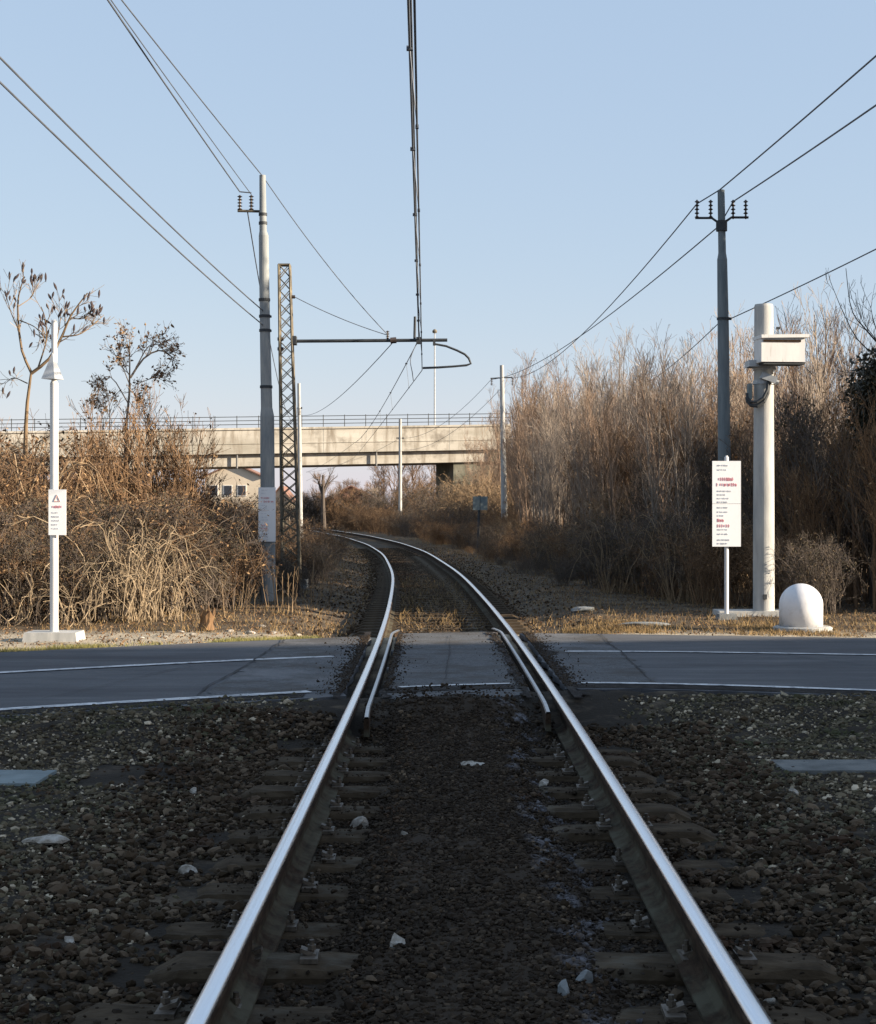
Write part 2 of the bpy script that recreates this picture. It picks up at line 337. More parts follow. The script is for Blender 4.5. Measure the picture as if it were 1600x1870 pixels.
for a in ((-4.6, .4, -1.9, .46), (-3.2, .7, -1.0, .78), (-2.9, .1, -2.2, .5), (2.2, .35, 5.2, .30), (2.8, .75, 4.4, .2), (1.2, .5, 3.2, .62), (-.2, .3, .55, .5), (-.3, .75, .5, .62), (.05, .1, .2, .95), (-7, .6, -4, .55)): crack(*a, wd=.005, wob=.02)
def rail_dirt(off, wd, seed):
    r = np.random.default_rng(seed); n = 90; yy = np.linspace(12.5, 19.5, n); c = cx(yy) + off; j = np.abs(np.convolve(r.normal(0, 2.0, n + 6), np.ones(7) / 7, 'valid')) + .15 * np.abs(r.normal(0, 1, n))
    sg = (1 if off > 0 else -1) * (1 if abs(off) > .75 else -1); inner = c; outer = c + sg * wd * (.3 + j * .6)
    g = Geo(); A_ = np.column_stack([inner, yy, np.full(n, ZR + .010)]); B_ = np.column_stack([outer, yy, np.full(n, ZR + .0095)]); g.quadstrip([A_, B_] if (B_[0, 0] - A_[0, 0]) < 0 else [B_, A_]); tag(g.build('dirt', M['dirt']), kind='structure')
rail_dirt(-.865, .10, 1); rail_dirt(.865, .15, 2); rail_dirt(-.555, .06, 3); rail_dirt(.555, .09, 4)
# worn gritty apron on the near side of the road
for (xa, xb, sd_) in ((-1.0, -5.5, 5), (1.05, 4.6, 6), (-.45, .6, 7)):
    r = np.random.default_rng(sd_); u = np.linspace(xa, xb, 120); lo_ = yn(u) - .36 + np.zeros(120); hi_ = yn(u) - .12 + .06 * np.abs(np.convolve(r.normal(0, 1, 120), np.ones(5) / 2.2, 'same'))
    g = Geo(); a = np.column_stack([u, lo_, np.full(120, ZR + .004)]); b = np.column_stack([u, hi_, np.full(120, ZR + .004)]); g.quadstrip([b, a] if xb > xa else [a, b]); tag(g.build('dirt', M['dirt']), kind='structure')
# ---------------------------------------------------------------- rails
def sweep(prof, off, ys_, closed=False, extra=None):
    cy = cx(ys_); dy = np.gradient(cy, ys_); T = nrm(np.stack([dy, np.ones_like(dy)], -1)); Nx, Ny = T[:, 1], -T[:, 0]
    ca = cant(ys_); rows = []
    ex = extra(ys_) if extra is not None else 0
    for (u, v) in prof:
        q = off + u + ex; zz = v + ca * (q + .75) / 1.5
        rows.append(np.stack([cy + Nx * q, ys_ + Ny * q, zz], -1))
    if closed: rows.append(rows[0])
    return np.array(rows)
ysr = np.concatenate([np.arange(-8, 60, .5), np.arange(60, 236, 2.)])
body = [(-.030, .160), (-.034, .152), (-.034, .130), (-.010, .112), (-.009, .045), (-.03, .026), (-.072, .012), (-.072, 0), (.072, 0), (.072, .012), (.03, .026), (.009, .045), (.010, .112), (.034, .130), (.034, .152), (.030, .160)]
head = [(.030, .160), (.027, .168), (.016, .1725), (0, .1735), (-.016, .1725), (-.027, .168), (-.030, .160)]
for off, lab in ((-.75, 'inner running rail of the curve, left one of the pair with shiny top'), (.75, 'outer running rail of the curve, right one of the pair with shiny top')):
    t = thing('rail', lab, 'rail', (cx(0) + off, 0, 0), 'running rails of the curved track')
    Geo().quadstrip(sweep(body, off, ysr)[::-1]).build('rail_body', M['rust'], t)
    Geo().quadstrip(sweep(head, off, ysr)[::-1]).build('running_surface', M['railtop'], t, smooth=True)
for off, sg, ya, yb, lab in ((-.63, 1, 11.3, 19.9, 'short check rail beside the left running rail across the road'), (.63, -1, 11.6, 20.2, 'short check rail beside the right running rail across the road')):
    yy = np.linspace(ya, yb, 40)
    fl = lambda y, sg=sg, ya=ya, yb=yb: sg * (.015 * np.clip(1 - (y - ya) / .7, 0, 1) ** 1.3 + .07 * np.clip(1 - (yb - y) / .8, 0, 1) ** 2)
    t = thing('check_rail', lab, 'rail', (cx(ya) + off, ya, 0))
    sw = sweep([(-.017, .150), (-.02, .03), (.02, .03), (.017, .150)], off, yy, extra=fl); gg = Geo().quadstrip(sw[::-1]); gg.ngon(sw[:, 0], [(0, 1, 2, 3)]); gg.ngon(sw[:, -1], [(3, 2, 1, 0)])
    gg.build('rail_body', M['rust'], t)
    Geo().quadstrip(sweep([(.017, .150), (.012, .163), (-.012, .163), (-.017, .150)], off, yy, extra=fl)[::-1]).build('rail_top', M['checktop'], t)

# ---------------------------------------------------------------- sleepers
def sleeper_mesh(seed):
    r = np.random.default_rng(seed); g = Geo(); nx_, ny_ = 25, 7
    us = np.linspace(-1, 1, nx_); L = 1.19
    prof = [(-.135, -.17), (-.13, -.03), (-.105, -.004), (-.05, .002), (.05, .002), (.105, -.004), (.13, -.03), (.135, -.17)]
    rows = []
    for (v, z) in prof:
        e = np.clip((np.abs(us) - .90) / .10, 0, 1)
        rows.append(np.stack([us * L + r.normal(0, .006, nx_), v * (1 - .18 * e ** 2) + r.normal(0, .004, nx_), z * 1 - (.05 * e ** 2 if z > -.1 else 0) + r.normal(0, .003, nx_)], -1))
    g.quadstrip(np.array(rows)[::-1])
    for k, fl in ((0, 1), (-1, 0)):
        pts = np.array([q[k] for q in rows]); g.ngon(pts, [list(range(len(pts)))[::(-1 if fl else 1)]])
    return g
def clip_geo(sx, px_):
    g = Geo()
    g.box((px_ + sx * .098, 0, .010), (.06, .13, .016))
    g.box((px_ + sx * .092, 0, .026), (.055, .045, .014), ry=sx * .35)
    g.cyl((px_ + sx * .105, 0, .016), (px_ + sx * .105, 0, .066), .009, n=8)
    g.cyl((px_ + sx * .105, 0, .034), (px_ + sx * .105, 0, .05), .016, n=6)
    return g
protos = []
for i in range(3):
    o = sleeper_mesh(40 + i).build('sleeper', M['sleeper'])
    for sx, px_ in ((1, -.75), (-1, -.75), (1, .75), (-1, .75)): clip_geo(sx, px_).build('rail_clip', M['clip'], o)
    protos.append(o)
sl_y = [11.1 - .6 * k for k in range(16)]
SLY = np.array(sl_y)
used = set()
for i, y in enumerate(sl_y):
    p = protos[i % 3]; o = p if i % 3 not in used else dup(p); used.add(i % 3)
    o.location = (cx(y) + rng.normal(0, .035), y + rng.normal(0, .015), rng.normal(-.004, .009)); o.rotation_euler = (0, rng.normal(0, .006), rng.normal(0, .012)); o.scale = (rng.uniform(.97, 1.03), rng.uniform(.92, 1.08), 1)
    tag(o, 'dark weathered sleeper under the rails in front of the road', 'sleeper', 'sleepers under the track in front of the road')
fp = sleeper_mesh(50).build('sleeper', M['sleeper']); first = True
for k in range(64):
    y = 21.3 + .6 * k; o = fp if first else dup(fp); first = False
    sl = (cx(y + .3) - cx(y - .3)) / .6
    o.location = (cx(y), y, cant(y) * .5 + .005); o.rotation_euler = (0, -math.atan(float(cant(y)) / 1.5), -math.atan(sl))
    tag(o, 'half buried sleeper in the curved track beyond the road', 'sleeper', 'sleepers under the track beyond the road')

# ---------------------------------------------------------------- stones
def ico():
    p = (1 + 5 ** .5) / 2
    V = nrm(np.array([(-1, p, 0), (1, p, 0), (-1, -p, 0), (1, -p, 0), (0, -1, p), (0, 1, p), (0, -1, -p), (0, 1, -p), (p, 0, -1), (p, 0, 1), (-p, 0, -1), (-p, 0, 1)], float))
    Fs = np.array([(0, 11, 5), (0, 5, 1), (0, 1, 7), (0, 7, 10), (0, 10, 11), (1, 5, 9), (5, 11, 4), (11, 10, 2), (10, 7, 6), (7, 1, 8), (3, 9, 4), (3, 4, 2), (3, 2, 6), (3, 6, 8), (3, 8, 9), (4, 9, 5), (2, 4, 11), (6, 2, 10), (8, 6, 7), (9, 8, 1)])
    return V, Fs
IV, IF = ico()
def rotmats(n, r):
    q = nrm(r.normal(size=(n, 4))); w_, x, y, z = q.T
    return np.stack([1 - 2 * (y * y + z * z), 2 * (x * y - z * w_), 2 * (x * z + y * w_), 2 * (x * y + z * w_), 1 - 2 * (x * x + z * z), 2 * (y * z - x * w_), 2 * (x * z - y * w_), 2 * (y * z + x * w_), 1 - 2 * (x * x + y * y)], -1).reshape(n, 3, 3)
def stones(g, pos, rad, r, flat=.75):
    n = len(pos); S = rad[:, None] * r.uniform(.6, 1.25, (n, 3)); V = IV[None] * (1 + r.normal(0, .22, (n, 12, 1))) * S[:, None]
    V = np.einsum('nij,nkj->nki', rotmats(n, r), V); V[..., 2] *= flat
    V += pos[:, None]
    g.add(V.reshape(-1, 3), (IF[None] + (np.arange(n) * 12)[:, None, None]).reshape(-1, 3))
def scatter(n, ya, yb, r, hw=.30, add=.6):
    y = ya + (yb - ya) * r.random(n * 3); keep = r.random(n * 3) < (hw * y + add) / (hw * yb + add); y = y[keep][:n]
    x = (r.random(len(y)) * 2 - 1) * (hw * y + add); return x, y
r = np.random.default_rng(3)
x, y = scatter(70000, 3.6, 12.0, r); d = np.abs(x - cx(y)); ds = np.min(np.abs(y[:, None] - SLY[None]), 1)
k = (d < 1.65 + r.normal(0, .2, len(x))) & ~((ds < .135) & (d < 1.2) & (d > .38)) & (np.abs(d - .75) > .105) & (y < yn(x) - .45 + r.normal(0, .15, len(x))) & (y < 11.9)
k &= ~((d < .45) & (r.random(len(d)) < .45))
x, y, d = x[k], y[k], d[k]; rad = np.clip(r.lognormal(math.log(.0125), .42, len(x)), .005, .032) * np.where(d < .64, .55, 1)
z = height(x, y) + rad * .35 + np.where(d < .42, .07, 0) + r.uniform(-.005, .012, len(x))
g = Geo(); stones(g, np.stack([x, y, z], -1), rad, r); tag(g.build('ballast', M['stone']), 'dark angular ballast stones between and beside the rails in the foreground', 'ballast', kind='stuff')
x, y = scatter(95000, 3.6, 12.8, r); d = np.abs(x - cx(y))
k = (d > 1.35 + r.normal(0, .18, len(x))) & (y < yn(x) - .25 + r.normal(0, .14, len(x))); x, y = x[k], y[k]
rad = np.clip(r.lognormal(math.log(.0078), .48, len(x)), .0035, .03)
k = ~(((np.abs(x + 1.38) < .62) & (np.abs(y - 9.7) < .4)) | ((np.abs(x - 2.55) < .5) & (np.abs(y - 10.0) < .24))); x, y, rad = x[k], y[k], rad[k]
g = Geo(); stones(g, np.stack([x, y, np.where(y > yn(x) - .42, ZR, height(x, y)) + rad * .3], -1), rad, r); tag(g.build('gravel', M['grit']), 'grey gravel with pale chips on either side of the track before the road', 'gravel', kind='stuff')
x, y = scatter(80000, 3.6, 13.2, r, .12, .5); d = np.abs(x - cx(y)); k = (d < .68 - .02 * r.random(len(x)) ** 2) & (y < 12.9) & ~((r.random(len(x)) < ss(11.5, 13, y)))
x, y, d = x[k], y[k], d[k]
rad = np.clip(r.lognormal(math.log(.008), .4, len(x)), .004, .022)
zz = np.maximum(height(x, y) + np.where(d < .5, .08 * (1 - (d / .5) ** 4) + .004, 0), np.where(y > 12.65, ZR, -9))
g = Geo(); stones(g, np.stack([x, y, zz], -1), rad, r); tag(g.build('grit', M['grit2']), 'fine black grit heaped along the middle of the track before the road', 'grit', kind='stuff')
x, y = scatter(60000, 3.6, 12.0, r, .2, .9); d = np.abs(x - cx(y)); k = ((d < .99) & (d > .40) & (np.abs(d - .75) > .085) & (r.random(len(x)) < .4 * np.exp(-((d - .75) / .2) ** 2) + .22)) | ((d > .99) & (d < 1.3) & (r.random(len(x)) < .14))
x, y, d = x[k], y[k], d[k]; rad = np.clip(r.lognormal(math.log(.007), .45, len(x)), .003, .02); ds = np.min(np.abs(y[:, None] - SLY[None]), 1)
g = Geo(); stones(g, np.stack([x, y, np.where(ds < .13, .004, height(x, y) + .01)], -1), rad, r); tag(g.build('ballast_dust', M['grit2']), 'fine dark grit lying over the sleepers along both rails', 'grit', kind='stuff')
n = 7000; y = r.uniform(12.4, 19.7, n); sd2 = r.choice([-1, 1], n); e = r.exponential(.065, n); io = r.random(n) < .62; off = np.where(io, .86 + e, .56 - e * .7) * sd2; x = cx(y) + off
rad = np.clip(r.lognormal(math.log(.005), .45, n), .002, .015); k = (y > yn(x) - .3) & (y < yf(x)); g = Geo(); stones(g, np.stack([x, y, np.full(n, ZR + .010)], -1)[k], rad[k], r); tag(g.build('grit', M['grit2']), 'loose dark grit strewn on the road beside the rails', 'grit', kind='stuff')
# grit heap body so the middle is closed
yy = np.linspace(-6, 12.3, 120); u = np.linspace(-.5, .5, 15)
UU, YY = np.meshgrid(u, yy); ZZ = height(cx(YY) + UU, YY) + .08 * (1 - (np.abs(UU) / .5) ** 4) + rng.normal(0, .004, UU.shape)
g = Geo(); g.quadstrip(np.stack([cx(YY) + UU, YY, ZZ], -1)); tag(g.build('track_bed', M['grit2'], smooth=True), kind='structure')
# far ballast
y = r.uniform(20.4, 75, 26000); x = cx(y) + r.normal(0, 1, len(y)) * 1.0; d = np.abs(x - cx(y)); k = (d < 2.3) & (np.abs(d - .75) > .07); x, y = x[k], y[k]
k = (np.abs(x - cx(y)) < 1.3) | (r.random(len(x)) < .35); x, y = x[k], y[k]; rad = r.uniform(.012, .028, len(x)); g = Geo(); stones(g, np.stack([x, y, height(x, y) + .02 + np.where(np.abs(x - cx(y)) < .6, .03, 0)], -1), rad, r)
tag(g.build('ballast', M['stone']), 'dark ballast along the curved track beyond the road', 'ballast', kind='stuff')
# single stones
def ico2():
    V = list(map(tuple, IV)); Fs = []; cch = {}
    def mid(a, b):
        k = (min(a, b), max(a, b))
        if k not in cch: cch[k] = len(V); V.append(tuple(nrm((np.array(V[a]) + np.array(V[b])) / 2)))
        return cch[k]
    for a, b, c in IF: ab, bc, ca = mid(a, b), mid(b, c), mid(c, a); Fs += [(a, ab, ca), (b, bc, ab), (c, ca, bc), (ab, bc, ca)]
    return np.array(V), np.array(Fs)
IV2, IF2 = ico2()
def rock(rr, amp=.12):
    V = IV2.copy()
    for _ in range(7): nn = nrm(rr.normal(size=3)); h_ = rr.uniform(.45, .85); dd = V @ nn; V = V - np.maximum(dd - h_, 0)[:, None] * nn
    return V * (1 + rr.normal(0, amp * .25, (len(V), 1)))
def stone(px, py, wpx, label, m='pale', flat=.7, name='stone', asp=1.0):
    p = G(px, py, -.02); s_ = wpx / F * p[1] / 2 * .85; rr = np.random.default_rng(int(px + py)); g = Geo()
    V = rock(rr) * np.array([s_ * asp, s_ * 1.0, s_ * flat]) * 1.25; V = V @ rotmats(1, np.random.default_rng(int(px)))[0].T if asp == 1 else V
    p[2] = float(height(p[0], p[1])) + s_ * .3 * flat + (.07 if abs(p[0] - cx(p[1])) < .45 else .01)
    g.add(V + p, IF2); o = g.build(name, M[m], loc=p); tag(o, label, 'stone')
stone(657, 1508, 40, 'white angular stone lying inside the left rail, largest pale stone between the rails')
stone(722, 1755, 42, 'tan wedge shaped stone between the rails near the bottom of the picture', 'pale')
stone(738, 1547, 20, 'small white pebble right of the large white stone between the rails')
stone(858, 1415, 46, 'flat pale chip lying in the middle of the track before the road', flat=.35, asp=1.6)
stone(992, 1450, 24, 'small whitish stone on the pale streak in the track')
stone(344, 1592, 36, 'pale squarish stone beside the sleeper ends left of the track')
stone(78, 1557, 60, 'flat tan broken brick lying in the gravel far left', flat=.35, asp=1.5)
stone(128, 1728, 24, 'small bright pebble in the gravel at lower left')
stone(1405, 1825, 24, 'bright white pebble against the outer side of the right rail')
stone(354, 1455, 18, 'small yellowish pebble in the gravel left of the track')
stone(1450, 1468, 22, 'grey pebble below the concrete slab on the right')
stone(1442, 1497, 12, 'tiny white pebble in the gravel right of the track')
stone(1065, 1818, 40, 'smooth grey stone between the rails at the bottom edge', 'slab')
stone(1030, 1845, 44, 'rounded bluish stone between the rails at the very bottom', 'slab')
# slabs
p = G(30, 1424, .02); g = Geo(); g.box((p[0] - .40, p[1] + .02, .012), (1.15, .50, .05), rz=-.02, taper=.98); tag(g.build('drain_cover', M['slabb'], loc=(p[0] - .3, p[1], 0)), 'flat blue grey slab set in the gravel at the left edge', 'cover slab')
p = G(1540, 1402, .02); g = Geo(); g.box((p[0] + .1, p[1], .012), (.98, .44, .05), rz=.01, taper=.985); tag(g.build('concrete_slab', M['slabd'], loc=(p[0], p[1], 0)), 'flat grey concrete slab lying in the gravel right of the track', 'slab')

# ---------------------------------------------------------------- left side: white signpost
def letters(g, x0, z0, y, widths, h, r, gap=.18, pitch=.62):
    """rows of small letter shapes; widths = list of word lengths (letters)"""
    x = x0
    for wd in widths:
        for k in range(wd):
            lw = h * pitch; t = r.integers(0, 4)
            st = h * .16
            g.box((x + st / 2, y, z0 + h / 2), (st, .003, h * (1 if t in (0, 1) else .7)))
            if t != 2: g.box((x + lw * .4, y - .0005, z0 + (h * .5 if t else h * .85)), (lw * .55, .003, st))
            if t in (0, 3): g.box((x + lw * .62, y - .001, z0 + h * .35), (st, .003, h * .7))
            x += lw * 1.15
        x += h * .45
r = np.random.default_rng(5)
b = G(99, 1166, .10)
t = thing('sign_post', 'white post with sloping cap and small notice on a concrete foot, left verge', 'sign post', (b[0], b[1], .08))
Zp = b[1]; s1 = Zp / F
def zat(py, Z): return CZ - (py - 940) / F * Z
Geo().lathe([(0, .18), (.047, .18), (.047, zat(700, Zp)), (.033, zat(696, Zp)), (.033, zat(586, Zp)), (.02, zat(584, Zp)), (0, zat(584, Zp))], (b[0], b[1], 0), 20).build('pole', M['white'], t, smooth=False)
g = Geo(); zz1, zz0 = zat(660, Zp), zat(693, Zp); xw = .10
g.ngon([(b[0] - .12, b[1] - .12, zz0), (b[0] + .03, b[1] - .12, zz0), (b[0] + .10, b[1] + .04, zz0), (b[0] - .05, b[1] + .04, zz0), (b[0] - .01, b[1] - .04, zz1 + .1), ], [(0, 1, 4), (1, 2, 4), (2, 3, 4), (3, 0, 4), (3, 2, 1, 0)])
g.build('cap_hood', M['galv'], t)
g = Geo(); g.box((b[0], b[1], .12), (.62, .5, .12), taper=.94); g.build('foot', M['conc'], t)
sx0, sx1 = P(89, 0, Zp - .06)[0], P(121, 0, Zp - .06)[0]; sz0, sz1 = zat(977, Zp), zat(894, Zp)
g = Geo(); g.box(((sx0 + sx1) / 2, Zp - .065, (sz0 + sz1) / 2), (sx1 - sx0, .012, sz1 - sz0)); sg = g.build('notice', M['sign'], t)
g = Geo(); cxs = (sx0 + sx1) / 2
for (a, b2) in (((-.035, 0), (0, .075)), ((0, .075), (.035, 0)), ((-.035, 0), (.035, 0))):
    g.cyl((cxs + a[0], Zp - .073, sz1 - .135 + a[1]), (cxs + b2[0], Zp - .073, sz1 - .135 + b2[1]), .005, n=5)
g.build('warning_triangle', M['pink'], sg)
g = Geo(); letters(g, cxs - .055, sz1 - .21, Zp - .073, [6], .028, r); g.build('red_lettering', M['red'], sg)
g = Geo()
for k, wds in enumerate(([3, 4], [5, 3], [2, 6], [7], [4, 3])): letters(g, cxs - .06, sz1 - .27 - k * .045, Zp - .073, wds, .014, r)
g.build('small_print', M['grey'], sg)

# ---------------------------------------------------------------- masts
def insulator(a, up, r_=.035, n=5):
    prof = [(0, 0), (.012, 0)]
    for k in range(n):
        z = up * (k + .5) / n; prof += [(.016, z - up * .05), (r_, z), (.016, z + up * .07)]
    prof += [(.014, up), (0, up)]
    return Geo().lathe(prof, a, 10)
# left tall concrete pole
Zl = 28.0; bl = P(489, 1110, Zl); bl[2] = .0
topz = zat(320, Zl); lx = P(479.5, 0, Zl)[0]
t = thing('utility_pole', 'tall concrete pole with a narrow white notice, left of the lattice mast', 'pole', (bl[0], Zl, .05), 'poles carrying the wires')
q = lambda px, py: P(px, py, Zl)
pts = np.array([P(490, 1125, Zl), q(488, 760), q(487, 745), q(484, 600), q(481.5, 430), q(480.5, 422), q(479.5, 320)]); rd = np.array([.125, .115, .095, .085, .08, .06, .052]) * 1.0
Geo().tubes(pts, rd, 20, True).build('pole_shaft', M['concg'], t, smooth=False)
for py in (392, 408, 548, 578, 604, 707):
    g = Geo(); xp = np.interp(py, [320, 422, 600, 745], [479.5, 480.5, 484, 487]); rp = np.interp(py, [320, 422, 430, 600, 745], [.052, .06, .08, .085, .095]) + .012; g.cyl(q(xp, py + 2), q(xp, py - 3), rp, n=16)
    if py in (578, 604): g.cyl(q(486, py), q(496, py), .02, n=8)
    g.build('clamp_band', M['dark'], t)
g = Geo(); g.cyl(q(434, 385), q(480, 386), .022, n=8); g.build('bracket', M['lattice'], t)
for px in (438, 459): insulator(q(px, 385), .26, .045).build('insulator', M['porc'], t)
sx0, sx1 = P(472, 0, Zl - .15)[0], P(503.5, 0, Zl - .15)[0]; sz0, sz1 = zat(989, Zl - .15), zat(890, Zl - .15); ysg = Zl - .15; cxs = (sx0 + sx1) / 2
g = Geo(); g.box((cxs, ysg, (sz0 + sz1) / 2), (sx1 - sx0, .012, sz1 - sz0)); sg = g.build('notice', M['sign'], t)
g = Geo(); H_ = sz1 - sz0
letters(g, sx0 + .05, sz1 - .19, ysg - .008, [6], .033, r); letters(g, sx0 + .05, sz1 - .25, ysg - .008, [1, 7], .033, r); letters(g, sx0 + .05, sz0 + .25, ysg - .008, [3], .03, r); letters(g, sx0 + .05, sz0 + .2, ysg - .008, [5], .03, r)
g.build('red_lettering', M['red'], sg)
g = Geo()
for zf in (.05, .11, .33, .38, .43, .48, .55, .6, .8, .85, .9, .95): letters(g, sx0 + .05, sz1 - H_ * zf - .01, ysg - .008, [int(v) for v in r.integers(2, 6, 2)], .018, r)
g.build('small_print', M['grey'], sg)

# lattice mast
Zm = 33.0
t = thing('lattice_mast', 'slim steel lattice mast carrying the arm over the track', 'mast', (P(533, 0, Zm)[0], Zm, 0))
bt, tp = P(533, 1090, Zm), P(519.5, 484, Zm); wb, wt = .17, .105
def crn(s, a, b): ctr = bt + (tp - bt) * s; h_ = wb + (wt - wb) * s; return ctr + np.array((a * h_, b * h_, 0))
g = Geo()
for a in (-1, 1):
    for b in (-1, 1): g.tubes(np.array([crn(0, a, b), crn(1, a, b)]), np.array([.026, .02]), 4)
g.box(tp, (.23, .23, .03)); g.build('corner_angle', M['lattice'], t)
g = Geo(); nl = 26
for k in range(nl):
    s0, s1_ = k / nl, (k + 1) / nl; sgn = 1 if k % 2 else -1
    for (a1, b1, a2, b2) in ((-1, -1, 1, -1), (-1, 1, 1, 1), (-1, -1, -1, 1), (1, -1, 1, 1)):
        g.tubes(np.array([crn(s0, a1, b1), crn(s1_, a2, b2)]), np.array([.009, .009]), 4)
        g.tubes(np.array([crn(s0, a2, b2) + .003, crn(s1_, a1, b1) + .003]), np.array([.009, .009]), 4)
g.build('lacing_bar', M['lattice'], t)
g = Geo(); g.box((bt[0], Zm, .0), (.6, .6, .5)); g.build('foundation', M['slab'], t)
m_ = lambda px, py, dz=0: P(px, py, Zm + dz)
g = Geo(); g.cyl(m_(533, 623), m_(817, 621), .033, n=10); g.box(m_(537, 622), (.1, .26, .16)); arm = g.build('support_arm', M['dark'], t)
g = Geo(); g.cyl(m_(758, 578), m_(757, 622), .025, n=8); g.box(m_(765, 622), (.1, .12, .13)); g.box(m_(793, 626), (.05, .09, .1)); g.build('wire_hanger', M['dark'], arm)
insulator(m_(708, 619), .16, .04).build('insulator', M['porc'], arm)
g = Geo(); g.cyl(m_(713, 622), m_(724, 621), .06, n=10); g.build('insulator', M['porc'], arm)
g = Geo(); pp = np.array([m_(793, 628), m_(815, 632), m_(835, 640), m_(849, 647), m_(856, 654), m_(860, 664), m_(852, 667), m_(830, 669), m_(800, 671), m_(772, 672)]); g.tubes(pp, np.full(len(pp), .022), 8, True); g.build('steady_arm', M['dark'], t)
for px, py in ((507, 619), (507, 637), (528, 542)): Geo().cyl(m_(px, py), m_(px + 11, py), .035, n=8).build('side_insulator', M['porc'], t)

def simple_pole(px, ptop, pbase, Z, r0, r1, label, m='conc', bands=()):
    A_, B_ = P(px[0], ptop, Z), P(px[1], pbase, Z)
    t = thing('utility_pole', label, 'pole', (B_[0], Z, B_[2]), 'poles carrying the wires')
    Geo().tubes(np.array([B_, A_]), np.array([r0, r1]), 14, True).build('pole_shaft', M[m], t)
    return t
t = simple_pole((546, 549), 700, 990, 104, .16, .10, 'thin pale far pole just right of the lattice mast')
insulator(P(546, 757, 104), .4, .2).build('insulator', M['porc'], t)
g = Geo(); g.cyl(P(543, 745, 104), P(552, 745, 104), .06, n=8); g.build('crossarm', M['dark'], t)
t = simple_pole((916.5, 922), 667, 992, 93, .19, .11, 'tall pale pole with crossarm at the edge of the bare thicket')
g = Geo(); g.cyl(P(896, 691, 93), P(936, 689, 93), .035, n=8); g.build('crossarm', M['dark'], t)
for px in (898, 936): insulator(P(px, 704, 93), .42, .09).build('insulator', M['porc'], t)
t = simple_pole((731, 731), 765, 968, 140, .16, .12, 'small far pole standing in front of the concrete bridge')
g = Geo(); g.cyl(P(724, 800, 140), P(738, 800, 140), .05, n=8); g.build('crossarm', M['dark'], t)

# right tall pole
Zt = 30.0; u_ = lambda px, py, dz=0: P(px, py, Zt + dz)
t = thing('utility_pole', 'tall dark grey pole with two pairs of insulators, behind the right notice', 'pole', (u_(1324, 1100)[0], Zt, 0), 'poles carrying the wires')
pts = np.array([u_(1325, 1115), u_(1321, 600), u_(1319, 474), u_(1319, 462), u_(1317, 347)])
Geo().tubes(pts, np.array([.125, .10, .088, .068, .062]), 18, True).build('pole_shaft', M['concd'], t)
g = Geo(); g.cyl(u_(1318, 422), u_(1318, 403), .10, n=16); g.build('clamp_band', M['dark'], t)
g = Geo(); g.cyl(u_(1321, 584), u_(1321, 580), .115, n=16); g.cyl(u_(1321, 582), u_(1336, 582), .025, n=8); g.build('clamp_band', M['dark'], t)
for a, b2, s_ in ((1270, 1300, 1), (1336, 1367, 0)):
    pp = [u_(a, 398), u_(b2, 398), u_(1310, 405)] if s_ else [u_(1326, 404), u_(a, 397), u_(b2, 397)]
    br = Geo().tubes(np.array(pp), np.full(3, .022), 8, True).build('bracket', M['dark'], t)
    for px in ((1273, 1298) if s_ else (1339, 1362)): insulator(u_(px, 400), .34, .045).build('insulator', M['porc'], br)

# speed camera pole
Zs = 24.0; v_ = lambda px, py, dz=0: P(px, py, Zs + dz)
bx = v_(1395, 0)[0]
t = thing('camera_pole', 'thick concrete pole carrying a cream camera box, right of the road notice', 'camera pole', (bx, Zs, .05))
Geo().lathe([(.150, .05), (.150, .9), (.146, 2.0), (.132, zat(560, Zs)), (.125, zat(556, Zs)), (0, zat(556, Zs))], (bx, Zs, 0), 40).build('pole_shaft', M['conc'], t)
g = Geo(); g.box((bx - .17, Zs + .1, .09), (1.0, .62, .13), taper=.97); g.build('foundation', M['conc'], t)
g = Geo(); bc = v_(1424, 641, -.32); wb_ = .62; rz_ = .10
g.box(bc, (wb_, .34, .33), rz=rz_); bx_o = g.build('camera_box', M['white'], t)
g = Geo(); g.box(bc + np.array((.02, 0, .19)), (wb_ + .06, .42, .045), rz=rz_, ry=-.02); g.build('lid', M['white'], bx_o)
g = Geo(); g.box(bc + np.array((.0, -.176, .125)), (wb_ * .86, .012, .03), rz=rz_); g.build('slot', M['rust'], bx_o)
g = Geo(); g.box(bc + np.array((.02, 0, -.18)), (wb_ * .95, .3, .035), rz=rz_); g.build('base_plate', M['dark'], bx_o)
g = Geo(); g.cyl(bc + np.array((-.02, 0, .2)), bc + np.array((-.02, 0, .31)), .008, n=6); g.box(bc + np.array((-.02, 0, .32)), (.05, .05, .03)); g.cyl(bc + np.array((.3, 0, .15)), bc + np.array((.36, 0, .15)), .015, n=6); g.build('fixing', M['dark'], bx_o)
g = Geo(); g.box(v_(1380, 665, -.1), (.24, .34, .09)); g.cyl(v_(1396, 676), v_(1396, 670), .165, n=20); g.cyl(v_(1396, 702), v_(1396, 695), .162, n=20); g.build('bracket', M['galv'], t)
g = Geo(); g.box(v_(1404, 690, -.2), (.22, .1, .09), ry=.35); g.cyl(v_(1416, 697, -.2), v_(1422, 699, -.2), .035, n=10); g.build('small_camera', M['galv'], t)
g = Geo(); g.box(v_(1369, 715, -.1), (.05, .14, .22)); g.build('junction_box', M['slabb'], t)
g = Geo(); pp = np.array([v_(1404, 700, -.18), v_(1402, 718, -.19), v_(1395, 733, -.2), v_(1383, 741, -.19), v_(1372, 740, -.16), v_(1366, 733, -.12), v_(1365, 725, -.1)]); g.tubes(pp, np.full(7, .03), 8, True); g.tubes(pp + np.array((-.01, -.03, .05)), np.full(7, .022), 8, True); g.build('cable', M['dark'], t)
